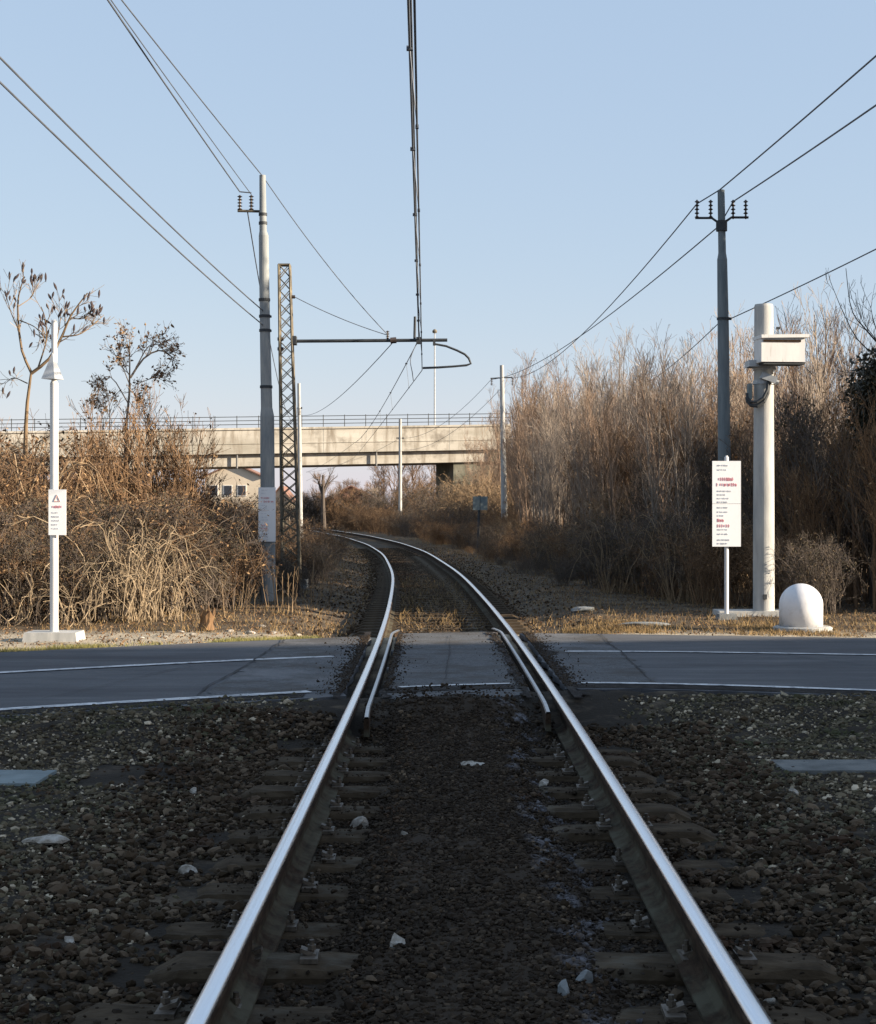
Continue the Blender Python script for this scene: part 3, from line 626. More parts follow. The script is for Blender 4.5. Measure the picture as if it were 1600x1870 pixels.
g = Geo(); g.box(v_(1397, 1090, -.16), (.05, .05, .07)); g.build('bolt_cover', M['dark'], t)

# right notice
br = G(1327, 1126, .12); Zr = br[1]; w_ = lambda px, py, dz=0: P(px, py, Zr + dz)
t = thing('notice_board', 'tall white notice with red lettering on a thin white post, right of the crossing', 'notice board', (br[0], Zr, .08))
Geo().lathe([(.03, .1), (.03, zat(836, Zr)), (.015, zat(832, Zr)), (0, zat(832, Zr))], (br[0], Zr, 0), 14).build('post', M['white'], t)
g = Geo(); g.box((br[0] + .0, Zr, .10), (.26, .3, .12), taper=.9); g.build('foot', M['slab'], t)
sx0, sx1 = w_(1300, 0)[0], w_(1352, 0)[0]; sz1, szm, sz0 = zat(842, Zr), zat(920, Zr), zat(998, Zr); ysg = Zr - .045
for za, zb, top in ((szm + .002, sz1, 1), (sz0, szm - .002, 0)):
    g = Geo(); g.box(((sx0 + sx1) / 2, ysg, (za + zb) / 2), (sx1 - sx0, .012, zb - za)); sg = g.build('panel', M['sign'], t)
    g = Geo()
    if top: letters(g, sx0 + .085, zb - .27, ysg - .008, [8], .045, r, pitch=.52); letters(g, sx0 + .06, zb - .345, ysg - .008, [1, 9], .045, r, pitch=.5)
    else: letters(g, sx0 + .07, zb - .245, ysg - .008, [3], .045, r); letters(g, sx0 + .07, zb - .32, ysg - .008, [6], .042, r)
    g.build('red_lettering', M['red'], sg)
    g = Geo()
    for zo in ((.07, .13, .42, .47, .52, .57) if top else (.06, .12, .17, .36, .42, .5, .55)): letters(g, sx0 + .07, zb - zo, ysg - .008, [int(v) for v in r.integers(2, 6, 3)], .02, r, pitch=.5)
    g.build('small_print', M['grey'], sg)
g = Geo()
for zz_ in (sz1 - .1, szm + .1, szm - .1, sz0 + .1): g.box((br[0], ysg + .02, zz_), (.09, .04, .03))
g.build('bracket', M['galv'], t)
# dome
bd = G(1463, 1146, .12)
t = thing('dome_bollard', 'white round-topped concrete marker on a round base by the road', 'bollard', (bd[0], bd[1], .1))
rr_ = 39.5 / F * bd[1]; hs = (1146 - 1067) / F * bd[1]; prof = [(0, .16)] + [(rr_, .13)] + [(rr_, .13 + (hs - rr_) * .9)] + [(rr_ * math.cos(a), .13 + (hs - rr_) + rr_ * math.sin(a)) for a in np.linspace(.05, math.pi / 2, 14)]
Geo().lathe(prof, (bd[0], bd[1], 0), 40).build('dome', M['whited'], t, smooth=True)
Geo().lathe([(0, .08), (.36, .08), (.36, .125), (.33, .14), (0, .14)], (bd[0] + .02, bd[1], 0), 30).build('base', M['conc'], t)
# twin blue plates
Zb = 62; t = thing('track_sign', 'pair of small blue grey plates on a dark post beside the curve', 'track sign', (P(872, 0, Zb)[0], Zb, 0))
g = Geo(); g.cyl(P(873, 1010, Zb), P(876, 905, Zb), .05, n=8); g.build('post', M['dark'], t)
for px in (870, 884): g = Geo(); g.box(P(px, 919, Zb - .07), (.26, .03, .50)); g.build('plate', M['slabb'], t)
# small marker post by the left rail
for px, py0, py1, lab in ((596, 1012, 1036, 'small pale marker stone in the grass left of the curve'),):
    Zk = 50; g = Geo(); a = P(px, py0, Zk); b2 = P(px - 2, py1 + 20, Zk); g.box((a + b2) / 2, (.16, .1, a[2] - b2[2]), taper=.85); tag(g.build('marker_stone', M['slabb'], loc=b2), lab, 'marker')

# ---------------------------------------------------------------- wires
def smooth_pts(kn, n=14):
    kn = np.array(kn, float); out = []
    e = np.vstack([2 * kn[0] - kn[1], kn, 2 * kn[-1] - kn[-2]])
    for i in range(1, len(e) - 2):
        for t in np.linspace(0, 1, n, endpoint=False):
            p0, p1, p2, p3 = e[i - 1:i + 3]; out.append(.5 * (2 * p1 + (p2 - p0) * t + (2 * p0 - 5 * p1 + 4 * p2 - p3) * t * t + (3 * p1 - p0 - 3 * p2 + p3) * t ** 3))
    out.append(kn[-1]); return np.array(out)
def span(a, b, sag=0, n=24):
    a, b = np.array(a), np.array(b); t = np.linspace(0, 1, n)[:, None]; p = a + (b - a) * t; p[:, 2] -= (4 * sag * t * (1 - t))[:, 0]; return p
def wire(spans, rad, label, cat='wire'):
    g = Geo(); 
    for p in spans: g.tubes(p, np.full(len(p), rad), 6, True)
    a = spans[0][0]; o = g.build('overhead_wire', M['wire'], loc=a); return tag(o, label, cat, 'overhead wires')
def ext(a, b, k): a, b = np.array(a), np.array(b); return a + (b - a) * k
hang = m_(765, 620); hang_c = m_(771, 676)
# catenary over the track
near_m = np.array((.06, -22, 5.6)); near_c = np.array((.1, -22, 4.75))
pm1 = span(near_m, hang, .12, 40); pc1 = span(near_c, hang_c, .02, 40)
def far_cat(z0, zend):
    ys_ = np.linspace(33, 104, 40); tt = (ys_ - 33) / 71
    return ys_, tt
a_ = hang; b_ = np.array((cx(104) - .1, 104, 5.9)); c_ = hang_c; d_ = np.array((cx(104) - .1, 104, 5.0))
pm2 = span(a_, b_, .35); pc2 = span(c_, d_, .05)
pm3 = span(b_, (cx(160), 160, 5.5), .2); pc3 = span(d_, (cx(160), 160, 4.7), .03)
o = wire([pm1, pm2, pm3], .010, 'upper suspension wire running above the track centre')
wire([pm1 + np.array((.035 * 1, 0, .02)) * np.linspace(1, .2, 40)[:, None]], .008, 'second suspension wire beside the upper one above the track')
wire([pc1, pc2, pc3], .008, 'lower contact wire running above the track centre')
def interp_y(p, y): return np.array([np.interp(y, p[:, 1], p[:, i]) for i in range(3)])
for (pa, pb, yl) in ((pm1, pc1, np.arange(9.5, 32, 3.4)), (pm2, pc2, np.arange(38, 100, 9))):
    for y in yl:
        g = Geo(); g.tubes(np.array([interp_y(pa, y), interp_y(pb, y)]), np.array([.004, .004]), 4); g.box(interp_y(pa, y), (.05, .05, .03)); g.box(interp_y(pb, y), (.025, .05, .025))
        g.build('dropper', M['wire'], o)
wire([smooth_pts([m_(762, 624), m_(750, 655), m_(753, 680), P(755, 695, 35)])], .008, 'short slack jumper loop hanging below the arm')
wire([span(m_(538, 542), m_(708, 612), .05)], .008, 'thin stay from the lattice mast top down to the arm')
wire([span(P(205, 5, 18.2) + (P(205, 5, 18.2) - q(438, 350)) * .8, q(438, 350), .04), span(q(438, 350), q(459, 352), 0, 3)], .011, 'pair cable running to the two insulators left of the tall pole')
wire([span(ext(q(459, 355), P(209, 2, 18.2), 1.8), q(459, 355), .04)], .007, 'thin cable beside the pair cable left of the tall pole')
wire([span(ext(q(480, 322), P(226, 0, 19.8), 1.8), q(480, 322), .03)], .009, 'cable running to the top of the left tall pole')
wire([span(q(480, 322), m_(708, 611), .12)], .008, 'thin cable from the left tall pole top to the arm over the track')
wire([span(ext(q(481, 568), P(0, 82, 14.4), 1.5), q(481, 568), .12)], .010, 'upper of two cables reaching the middle of the left tall pole')
wire([span(ext(q(481, 594), P(0, 127, 14.4), 1.5), q(481, 594), .12)], .010, 'lower of two cables reaching the middle of the left tall pole')
wire([span(q(452, 386), P(546, 745, 104), 1.9)], .010, 'slack cable from the left bracket toward the far thin pole')
wire([span(m_(717, 626), P(547, 757, 104), .5)], .009, 'thin cable from the arm back to the far thin pole')
wire([span(ext(u_(1314, 347), P(1600, 96, 20.5), 1.9), u_(1314, 347), .04), span(u_(1314, 347), u_(1273, 372), 0, 4), span(u_(1273, 372), P(936, 690, 93), .75)], .012, 'cable passing the top of the right tall pole, left insulators')
wire([span(ext(u_(1339, 368), P(1600, 186, 20.5), 1.9), u_(1339, 368), .04), span(u_(1339, 368), u_(1314, 412), 0, 4), span(u_(1314, 412), P(899, 693, 93), .55)], .012, 'cable passing the right insulators of the right tall pole')
wire([span(ext(u_(1334, 582), P(1600, 448, 22.5), 1.9), u_(1334, 582), .05), span(u_(1321, 582), P(1180, 700, 62), .1)], .009, 'lowest cable clamped to the middle of the right tall pole')
wire([span(P(898, 692, 93), P(731, 800, 140), .9), span(P(731, 800, 140), P(560, 862, 200), .6)], .012, 'upper cable from the crossarm pole to the bridge')
wire([span(P(918, 706, 93), P(738, 822, 140), .9)], .012, 'lower cable from the crossarm pole to the bridge')

# ---------------------------------------------------------------- bridge
ba = P(840, 0, 160)[:2]; bb = P(340, 0, 154)[:2]; bdv = nrm(bb - ba); bn = np.array((-bdv[1], bdv[0]))  # bn
if bn[1] > 0: bn = -bn
slope = (9.2 - 9.87) / np.linalg.norm(bb - ba)
def BP(s, o, z): return np.array((*(ba + bdv * s - bn * o), z + slope * s))   # o = depth away from the camera
def bbox(g, s0, s1, o0, o1, z0, z1, n=1, flat=False):
    V = []
    for k in range(n + 1):
        s = s0 + (s1 - s0) * k / n
        for (o_, z_) in ((o0, z0), (o0, z1), (o1, z1), (o1, z0)):
            v = BP(s, o_, z_)
            if flat and z_ == z0: v[2] = z0
            V.append(v)
    Fs = []
    for k in range(n):
        for j in range(4): a = k * 4 + j; b = k * 4 + (j + 1) % 4; Fs.append((a, b, b + 4, a + 4))
    g.add(V, Fs); g.ngon(V[:4], [(3, 2, 1, 0)]); g.ngon(V[-4:], [(0, 1, 2, 3)])
t = thing('road_bridge', 'pale concrete road bridge spanning the railway in the distance', 'bridge', BP(0, 0, 0))
g = Geo(); bbox(g, -3, 75, .55, 9.4, 6.48, 7.55, 20); g.build('deck_girder', M['bcon'], t)
g = Geo(); bbox(g, -5, 75, 0, 10, 7.6, 9.8, 20)
g.build('edge_beam', M['bcon'], t)
g = Geo(); bbox(g, -5, 75, -.12, .5, 9.8, 9.98, 20); bbox(g, -5, 75, -.06, 0, 8.5, 8.58, 20); g.build('coping', M['bcon'], t)
g = Geo(); bbox(g, 40, 75, 1, 9, 0, 6.4, 1, True); g.build('abutment', M['abut'], t)
for s0, s1 in ((30, 31.8),): g = Geo(); bbox(g, s0, s1, .9, 9, -.2, 6.47, 1, True); g.build('pier', M['bdark'], t)
g = Geo(); bbox(g, -14, .4, .9, 8.0, -.2, 6.47, 1, True); bbox(g, -14, -3.0, .3, 9.5, 6.47, 7.5); g.build('abutment', M['abut'], t)
g = Geo()
for zr in (10.3, 10.65, 11.0): g.tubes(np.array([BP(-5, .2, zr), BP(75, .2, zr)]), np.array([.035, .035]), 6)
for s in np.arange(-5, 75, 2.0): g.tubes(np.array([BP(s, .2, 9.9), BP(s, .2, 11.1)]), np.array([.04, .04]), 6)
g.build('railing', M['dark'], t)
g = Geo()
for s in np.arange(1, 75, 12.0): bbox(g, s, s + .03, -.004, .02, 7.6, 9.8)
g.build('panel_joint', M['bdark'], t)
for s_ in (8, 21, 34):
    g = Geo(); g.cyl(BP(s_, .2, 6.3), BP(s_, .2, 7.6), .09, n=8); g.build('drain_pipe', M['bdark'], t)
# lamp on the bridge
lp = P(794, 785, 163); t = thing('lamp_post', 'thin tall lamp post rising behind the bridge parapet', 'lamp post', lp)
Geo().tubes(np.array([lp, P(794, 607, 163)]), np.array([.09, .06]), 8, True).build('pole', M['galv'], t)
Geo().lathe([(0, 0), (.2, .0), (.24, .2), (.1, .35), (0, .35)], P(794, 608, 163), 12).build('lamp_head', M['lattice'], t)

# ---------------------------------------------------------------- buildings
M['terra'] = mat('terracotta_wall', [(.26, .13, .09), (.34, .19, .14)], .5, .9)
M['cream'] = mat('cream_wall', [(.55, .47, .36), (.66, .57, .45)], .4, .9)
M['wwall'] = mat('white_wall', [(.66, .64, .6), (.75, .73, .7)], .5, .9)
M['tile'] = mat('roof_tile', [(.16, .085, .06), (.24, .13, .095)], 2, .9, stretch=(.5, 4, 4))
M['pane'] = mat('window_glass', [(.03, .035, .045), (.06, .065, .08)], 1, .15)
def house(x0, x1, Z, zw, zr, depth, mw, label, rz=0, win=((.2, .55), (.5, .55), (.8, .55)), name='house'):
    t = thing(name, label, 'house', ((x0 + x1) / 2, Z, 0))
    W = x1 - x0; g = Geo(); g.box(((x0 + x1) / 2, Z + depth / 2, zw / 2 - .1), (W, depth, zw + .2)); 
    xm = (x0 + x1) / 2
    for yy_ in (Z, Z + depth): g.ngon([(x0, yy_, zw), (x1, yy_, zw), (xm, yy_, zr)], [(0, 1, 2)])
    g.build('wall', M[mw], t)
    g = Geo(); ov = .4; dz = ov * (zr - zw) / (W / 2)
    for sgn in (-1, 1):
        e = xm + sgn * (W / 2 + ov); A_ = [(e, Z - ov, zw - dz + .05), (e, Z + depth + ov, zw - dz + .05), (xm, Z + depth + ov, zr + .05), (xm, Z - ov, zr + .05)]
        B_ = [(p_[0], p_[1], p_[2] + .18) for p_ in A_]; g.add(A_ + B_, [(0, 1, 2, 3), (7, 6, 5, 4), (0, 3, 7, 4), (1, 5, 6, 2), (0, 4, 5, 1), (3, 2, 6, 7)])
    g.build('roof', M['tile'], t)
    for (fx, fz) in win:
        c = (x0 + W * fx, Z - .02, zw * fz); ww, wh = min(1.0, W * .16), 1.3
        g = Geo(); g.box(c, (ww + .2, .08, wh + .2)); wf = g.build('window', M['wwall'], t)
        g = Geo(); g.box((c[0], c[1] - .03, c[2]), (ww, .06, wh)); g.build('pane', M['pane'], wf)
def HX(px, Z): return (px - 800) / F * Z
house(HX(592, 225), HX(690, 225), 225, 3.4, 5.2, 9, 'terra', 'low terracotta house seen under the bridge beyond the curve')
house(HX(738, 212), HX(771, 212), 212, 2.9, 4.4, 8, 'wwall', 'small white gabled house under the right end of the bridge', win=((.3, .5), (.72, .5)))
house(HX(375, 228), HX(478, 228), 228, 6.6, 8.3, 10, 'cream', 'cream two storey house under the bridge left of the tall pole', win=((.15, .3), (.4, .3), (.65, .3), (.15, .72), (.4, .72), (.65, .72)))
house(HX(496, 215), HX(528, 215), 215, 3.6, 5.0, 9, 'cream', 'narrow cream house seen right of the tall pole notice', win=((.5, .5),))
# unseen block added out of frame at right, gable shaped to shade the road
t = thing('shading_block', 'unseen cream block with pitched roof, added out of frame right to shade the road and foreground', 'building', (44, -6, 0))
x0, x1, y0, y1, ze, zr = 38, 50, -17, 11.0, 10.05, 20.5; ym = (y0 + y1) / 2
g = Geo(); g.box(((x0 + x1) / 2, ym, ze / 2), (x1 - x0, y1 - y0, ze))
for xx in (x0, x1): g.ngon([(xx, y0, ze), (xx, y1, ze), (xx, ym, zr)], [(0, 1, 2)])
g.build('wall', M['cream'], t)
g = Geo(); g.add([(x0 - .3, y1 + .3, ze - .15), (x1 + .3, y1 + .3, ze - .15), (x1 + .3, ym, zr + .05), (x0 - .3, ym, zr + .05), (x0 - .3, y0 - .3, ze - .15), (x1 + .3, y0 - .3, ze - .15)], [(0, 1, 2, 3), (3, 2, 5, 4)]); g.build('roof', M['tile'], t)
for fl in range(3):
    for k in range(6):
        c = (x0 - .02, y0 + 3 + k * 5, 2 + fl * 3.0); g = Geo(); g.box(c, (.1, 1.3, 1.6)); wf = g.build('window', M['wwall'], t); g = Geo(); g.box((c[0] - .04, c[1], c[2]), (.06, 1.1, 1.4)); g.build('pane', M['pane'], wf)

# ---------------------------------------------------------------- vegetation tools
Zv = np.array((0, 0, 1.))
def grow(r, Pp, Rp, n, t0, t1, L0, L1, ang, up, K=5, wig=.12, rr=.55, tl=.6, rmin=.0015):
    Mn, Kp = Pp.shape[:2]; idx = np.repeat(np.arange(Mn), n); m = len(idx); t = r.uniform(t0, t1, m)
    s = t * (Kp - 1); i = np.minimum(s.astype(int), Kp - 2); f = (s - i)[:, None]
    a, b = Pp[idx, i], Pp[idx, i + 1]; base = a + (b - a) * f; T = nrm(b - a); R0 = (Rp[idx, i] * (1 - f[:, 0]) + Rp[idx, i + 1] * f[:, 0]) * rr
    rd = r.normal(size=(m, 3)); rd -= (rd * T).sum(1, keepdims=True) * T; rd = nrm(rd); A_ = ang * r.uniform(.6, 1.3, m)[:, None]
    d = nrm(np.cos(A_) * T + np.sin(A_) * rd); L = r.uniform(L0, L1, m) * (1 - tl * t)
    pts = [base]; p = base
    for k in range(K - 1):
        p = p + d * (L / (K - 1))[:, None]; pts.append(p); d = nrm(d + up * Zv + r.normal(0, wig, (m, 3)))
    Pn = np.stack(pts, 1); Rn = np.maximum(R0[:, None] * np.linspace(1, .35, K)[None], rmin); return Pn, Rn
def leaves(g, pos, size, r, droop=.0):
    n = len(pos); a = nrm(r.normal(size=(n, 3))); b = nrm(np.cross(a, nrm(r.normal(size=(n, 3))))); s = (size * r.uniform(.5, 1.3, n))[:, None]
    c = np.cross(a, b) * s * .25
    V = np.stack([pos - a * s, pos - b * s * .5 + c, pos + a * s, pos + b * s * .5 + c], 1)
    g.add(V.reshape(-1, 3), np.arange(n * 4).reshape(-1, 4))
def pick(r, Pt, n, t0=.2):
    Mn, K = Pt.shape[:2]; i = r.integers(0, Mn, n); s = r.uniform(t0, 1, n) * (K - 1); k = np.minimum(s.astype(int), K - 2); f = (s - k)[:, None]
    return Pt[i, k] * (1 - f) + Pt[i, k + 1] * f
def stems(r, n, spread, H0, H1, lean, K=7, r0=.02, wig=.05):
    az = r.uniform(0, 2 * math.pi, n); rad = spread * np.sqrt(r.random(n)); p = np.stack([rad * np.cos(az), rad * np.sin(az), np.full(n, -.1)], -1)
    la = r.normal(0, lean, n); d = nrm(np.stack([np.cos(az) * np.abs(la), np.sin(az) * np.abs(la), np.ones(n)], -1)); H = r.uniform(H0, H1, n)
    pts = [p]
    for k in range(K - 1): p = p + d * (H / (K - 1))[:, None]; pts.append(p); d = nrm(d + r.normal(0, wig, (n, 3)) + .04 * Zv)
    return np.stack(pts, 1), r0 * (H / H1)[:, None] * np.linspace(1, .25, K)[None] * r.uniform(.6, 1.2, n)[:, None]

def make_sapling(seed, bark, leafm=None, nl=0, H=(4.2, 6.0)):
    r = np.random.default_rng(seed); t = thing('bare_shrub', '', 'shrub')
    S, SR = stems(r, 8, .55, H[0], H[1], .13, 8, .034)
    B, BR = grow(r, S, SR, 12, .28, .97, .9, 2.2, .42, .12, 6, .09)
    T_, TR = grow(r, B, BR, 5, .15, 1, .3, 1.1, .45, .14, 4, .12, rmin=.004)
    W_, WR = grow(r, T_, TR, 2, .2, 1, .15, .45, .5, .1, 3, .12, rmin=.0034)
    g = Geo(); g.tubes(S, SR, 5); g.build('stem', M[bark], t)
    g = Geo(); g.tubes(B, BR, 4); g.tubes(T_, TR, 3); g.tubes(W_, WR, 3); g.build('twigs', M[bark], t)
    if nl: g = Geo(); leaves(g, pick(r, T_, nl) + r.normal(0, .03, (nl, 3)), .035, r); g.build('dead_leaves', M[leafm], t)
    return t
def make_bramble(seed, bark, leafm, nl, n=70, Rr=1.1, H=1.9, name='bramble_bush', bl=None):
    r = np.random.default_rng(seed); t = thing(name, '', 'bush'); K = 9
    az = r.uniform(0, 2 * math.pi, n); b0 = .6 * Rr * np.sqrt(r.random(n)); ba_ = r.uniform(0, 2 * math.pi, n)
    D = r.uniform(.3, 1.15, n) * Rr; Hh_ = r.uniform(.5, 1.05, n) * H; e = r.uniform(.45, .95, n)
    tt = np.linspace(0, 1, K)[None]
    Xc = (b0 * np.cos(ba_))[:, None] + np.cos(az)[:, None] * D[:, None] * tt; Yc = (b0 * np.sin(ba_))[:, None] + np.sin(az)[:, None] * D[:, None] * tt
    Zc = Hh_[:, None] * np.sin(math.pi * e[:, None] * tt) - .05
    S = np.stack([Xc, Yc, Zc], -1) + r.normal(0, .03, (n, K, 3)); SR = np.linspace(.011, .004, K)[None] * r.uniform(.6, 1.5, n)[:, None]
    B, BR = grow(r, S, SR, 9, .1, 1, .3, .9, .7, .05, 5, .2, rmin=.003); T_, TR = grow(r, B, BR, 5, .1, 1, .12, .4, .7, 0, 3, .25, rmin=.0022)
    g = Geo(); g.tubes(S, SR, 5); g.build('stem', M[bl or bark], t)
    g = Geo(); g.tubes(B, BR, 3); g.tubes(T_, TR, 3); g.build('twigs', M[bark], t)
    if nl: g = Geo(); leaves(g, pick(r, np.concatenate([B[:, [0, 2, 4]], T_]), nl) + r.normal(0, .05, (nl, 3)), .03, r); g.build('dead_leaves', M[leafm], t)
    return t
usedp = set()
def place(p, x, y, s=1, sz=None, rz=None, label=None, group=None, z=None, name=None):
    o = p if p.name not in usedp else dup(p); usedp.add(p.name)
    o.location = (x, y, (float(height(x, y)) if z is None else z) - .03); o.scale = (s, s, sz or s); o.rotation_euler = (0, 0, rng.uniform(0, 6.28) if rz is None else rz)
    o['label'] = label
    if group: o['group'] = group
    return o
# right thicket
SG = [make_sapling(s, b) for s, b in ((1, 'b_grey'), (2, 'b_mauve'), (3, 'b_mauve'))] 
SD = [make_sapling(11, 'b_dark', 'leafd', 900, (2.2, 3.4)), make_sapling(12, 'b_rust', 'leaf', 700, (2.2, 3.4))]
BR_ = [make_bramble(21, 'b_tan', 'leaf', 1700), make_bramble(22, 'b_dark', 'leafd', 2600), make_bramble(23, 'b_rust', 'leaf', 2200), make_bramble(24, 'b_dark', 'leafd', 1500, bl='b_tan')]
for px, Z, s_ in ((1500, 26.5, .62), (1560, 27.5, .8), (1605, 26.0, .95), (1450, 28, .6), (1590, 29, .9), (1530, 30, .8)):
    place(SD[1], (px - 800) / F * Z, Z, s_, label='rust brown leafy shrub at the right edge of the thicket', group='rust brown shrubs at the right edge')
def edge_x(y): return np.interp(y, [24, 26, 28, 32, 40, 50, 66, 95, 140], [5.9, 4.9, 4.1, 3.5, 3.3, 3.1, 2.9, 3.5, 3.5])
rows_ = []
def clearx(y): return .0435 * y + 1.5 if y < 96 else -99
for y in np.arange(31, 96, 2.2):
    n = 4
    for k in range(n):
        x = edge_x(y) + .9 - (.9 if y > 60 else 0) + k * 2.1 + rng.uniform(-.7, .7); yy_ = y + rng.uniform(-1.2, 1.2)
        x = max(x, clearx(yy_) - .75 + rng.uniform(0, .7))
        if x > .29 * yy_ + 2: continue
        s = rng.uniform(.85, 1.12) * np.interp(yy_, [31, 40, 60, 95], [.80, .93, 1.12, 1.25]) * (.85 if k == 0 else 1)
        place(SG[rng.integers(0, 3)], x, yy_, s, label='tall bare grey brown sapling clump in the thicket right of the track', group='bare sapling clumps right of the track')
for y in np.concatenate([np.arange(24.8, 50, 1.15), np.arange(50, 110, 3.2)]):
    for k in range(3 if y < 50 else 2):
        x = edge_x(y) + .2 + k * 1.5 + rng.uniform(-.35, .35); yy_ = y + rng.uniform(-.5, .5)
        if yy_ > 60: x = max(x, clearx(yy_) - 1.9)
        if x > .29 * yy_ + 1.2: continue
        near = yy_ < 38
        if k == 0 or rng.random() < .3:
            place(BR_[rng.choice([1, 3, 3, 2] if near else [0, 2, 3, 3])], x, yy_, rng.uniform(.75, 1.1) * ((.62 if yy_ > 34 else .7) if k == 0 else 1.05), label='dark tangled bramble at the foot of the thicket right of the track', group='brambles at the foot of the right thicket')
        else:
            place(SD[0 if (near and rng.random() < .7) else 1], x, yy_, rng.uniform(.75, 1.0) if near else rng.uniform(.8, 1.15), label='low leafy brown shrub among the brambles right of the track', group='low shrubs in the right thicket')
for px, Z, s_ in ((935, 112, .95), (905, 118, .9), (885, 125, .8), (950, 120, 1.1), (920, 130, .95), (865, 132, .6), (975, 115, 1.2), (1000, 120, 1.3)):
    place(SG[rng.integers(0, 3)], (px - 800) / F * Z, Z, s_ * 1.65, label='bare sapling clump beyond the crossarm pole hiding the bridge end', group='bare saplings at the bridge end', z=0)
for k in range(26):
    Z = rng.uniform(100, 150); px = rng.uniform(845, 960); place(BR_[rng.choice([0, 2])], (px - 800) / F * Z, Z, rng.uniform(1.1, 2.0), label='brown bush covering the abutment of the bridge', group='bushes covering the bridge abutment', z=0)
# left thicket
def left(px, Z, s, p, sz=None, lab=None, grp=None):
    if p in (LB, LC, LD) and 60 < px < 330 and s > .9: sz = s * .73
    place(p, (px - 800) / F * Z, Z, s, sz, label=lab or 'tangled brown bramble in the thicket on the left verge', group=grp or 'brambles in the left thicket')
LB = make_bramble(31, 'b_rust', 'leaf', 1100, 42, 1.2, 2.1, bl='b_tan'); LC = make_bramble(32, 'b_rust', 'leaf', 2200, 45, 1.1, 2.1, bl='b_dark'); LD = make_bramble(33, 'b_dark', 'leafd', 3400, 80, 1.1, 2.0)
for px, Z, s, p in ((-60, 24, 1.15, LC), (20, 24.5, 1.15, LB), (70, 26, 1.1, LD), (-10, 27, 1.2, LC), (130, 24, 1.05, LC), (190, 25.5, 1.2, LB), (245, 24.5, 1.1, LC), (290, 26, 1.15, LB), (160, 27.5, 1.25, LD),
                    (230, 28, 1.25, LC), (300, 28.5, 1.1, LD), (350, 26.5, .78, LD), (372, 28, .7, LD), (425, 30.5, .62, LD), (380, 30.5, .8, LC), (330, 31.5, .92, LB), (442, 34, .68, LC), (425, 34, .78, LB), (270, 32, 1.2, LC), (190, 32, 1.3, LB), (100, 31, 1.3, LC), (20, 30, 1.3, LD), (-90, 28, 1.3, LC), (-160, 25, 1.2, LB),
                    (30, 22.3, .62, LD), (85, 22.6, .6, LC), (150, 22.8, .6, LD), (345, 25, .6, LD), (405, 26, .6, LC), (-60, 22, .7, LC), (55, 23.2, .8, LD), (110, 23.6, .75, LD), (330, 25.5, .7, LD), (362, 26.2, .64, LD), (210, 24.2, .8, LD), (270, 24.4, .8, LD)):
    left(px, Z, s, p)
for px, Z, s_ in ((560, 35, .42), (585, 38, .4), (520, 34.5, .5), (500, 30.5, .35), (545, 41, .6), (575, 46, .6), (610, 52, .5), (500, 37, .6), (535, 30, .28)): left(px, Z, s_, LD if s_ < .5 else LC)
# tall twiggy shoots out of the left thicket
SL = make_sapling(41, 'b_rust', 'leaf', 900, (2.0, 3.4))
for px, Z, s in ((205, 26.5, .86), (285, 27, .9), (312, 27.5, .74), (20, 27, .7), (245, 28, .88)): left(px, Z, s, SL, lab='upright twiggy brown shrub rising from the left thicket', grp='upright shrubs in the left thicket')
# bleached arching stems in front
def arch_bush(px, Z, seed, n, Rr, H, label):
    n = int(n * 1.0); r = np.random.default_rng(seed); x0 = (px - 800) / F * Z; t = thing('dead_stem_tangle', label, 'dead stems', (x0, Z, .08)); K = 10
    az = r.uniform(0, 2 * math.pi, n); b0 = .5 * Rr * np.sqrt(r.random(n)); ba_ = r.uniform(0, 6.28, n); D = r.uniform(.4, 1.5, n) * Rr; Hq = r.uniform(.4, 1.05, n) * H; e = r.uniform(.5, 1.0, n); tt = np.linspace(0, 1, K)[None]
    S = np.stack([x0 + (b0 * np.cos(ba_))[:, None] + np.cos(az)[:, None] * D[:, None] * tt ** 1.3, Z + (b0 * np.sin(ba_))[:, None] + np.sin(az)[:, None] * D[:, None] * tt, .08 + Hq[:, None] * np.sin(math.pi * e[:, None] * tt)], -1)
    S += np.cumsum(r.normal(0, .035, (n, K, 3)), 1); SR = np.linspace(.009, .004, K)[None] * r.uniform(.5, 1.3, n)[:, None]
    B, BR = grow(r, S, SR, 3, .2, 1, .2, .7, .6, .03, 5, .2, rmin=.003)
    g = Geo(); g.tubes(S, SR, 5); g.tubes(B, BR, 3); g.build('stem', M['bleach'], t)
arch_bush(235, 22.6, 51, 60, .85, 1.35, 'pale arching dead stems in front of the left thicket, largest tangle')
arch_bush(150, 21.8, 52, 16, .5, .8, 'small tangle of pale broken stems beside the white sign post')
arch_bush(300, 22.8, 53, 26, .55, 1.0, 'pale stems right of the largest tangle on the left verge')
arch_bush(30, 22.0, 54, 18, .7, .8, 'pale bent stems left of the white sign post')
# thin reeds by the left pole
for i, (px, Z) in enumerate(((420, 25), (512, 26), (530, 25), (560, 27), (575, 29), (610, 31), (440, 23.6))):
    r = np.random.default_rng(60 + i); x0 = (px - 800) / F * Z; t = thing('dry_weed', 'thin dry upright weed stalks beside the left tall pole', 'weed', (x0, Z, .08), 'dry weeds left of the track')
    S, SR = stems(r, 6, .28, .3, .8, .14, 5, .008); S = S + np.array((x0, Z, .15)); B, BR = grow(r, S, SR, 4, .4, 1, .1, .3, .5, .1, 3, .1, rmin=.0025)
    g = Geo(); g.tubes(S, SR, 4); g.tubes(B, BR, 3); g.build('stalk', M['b_tan'], t)

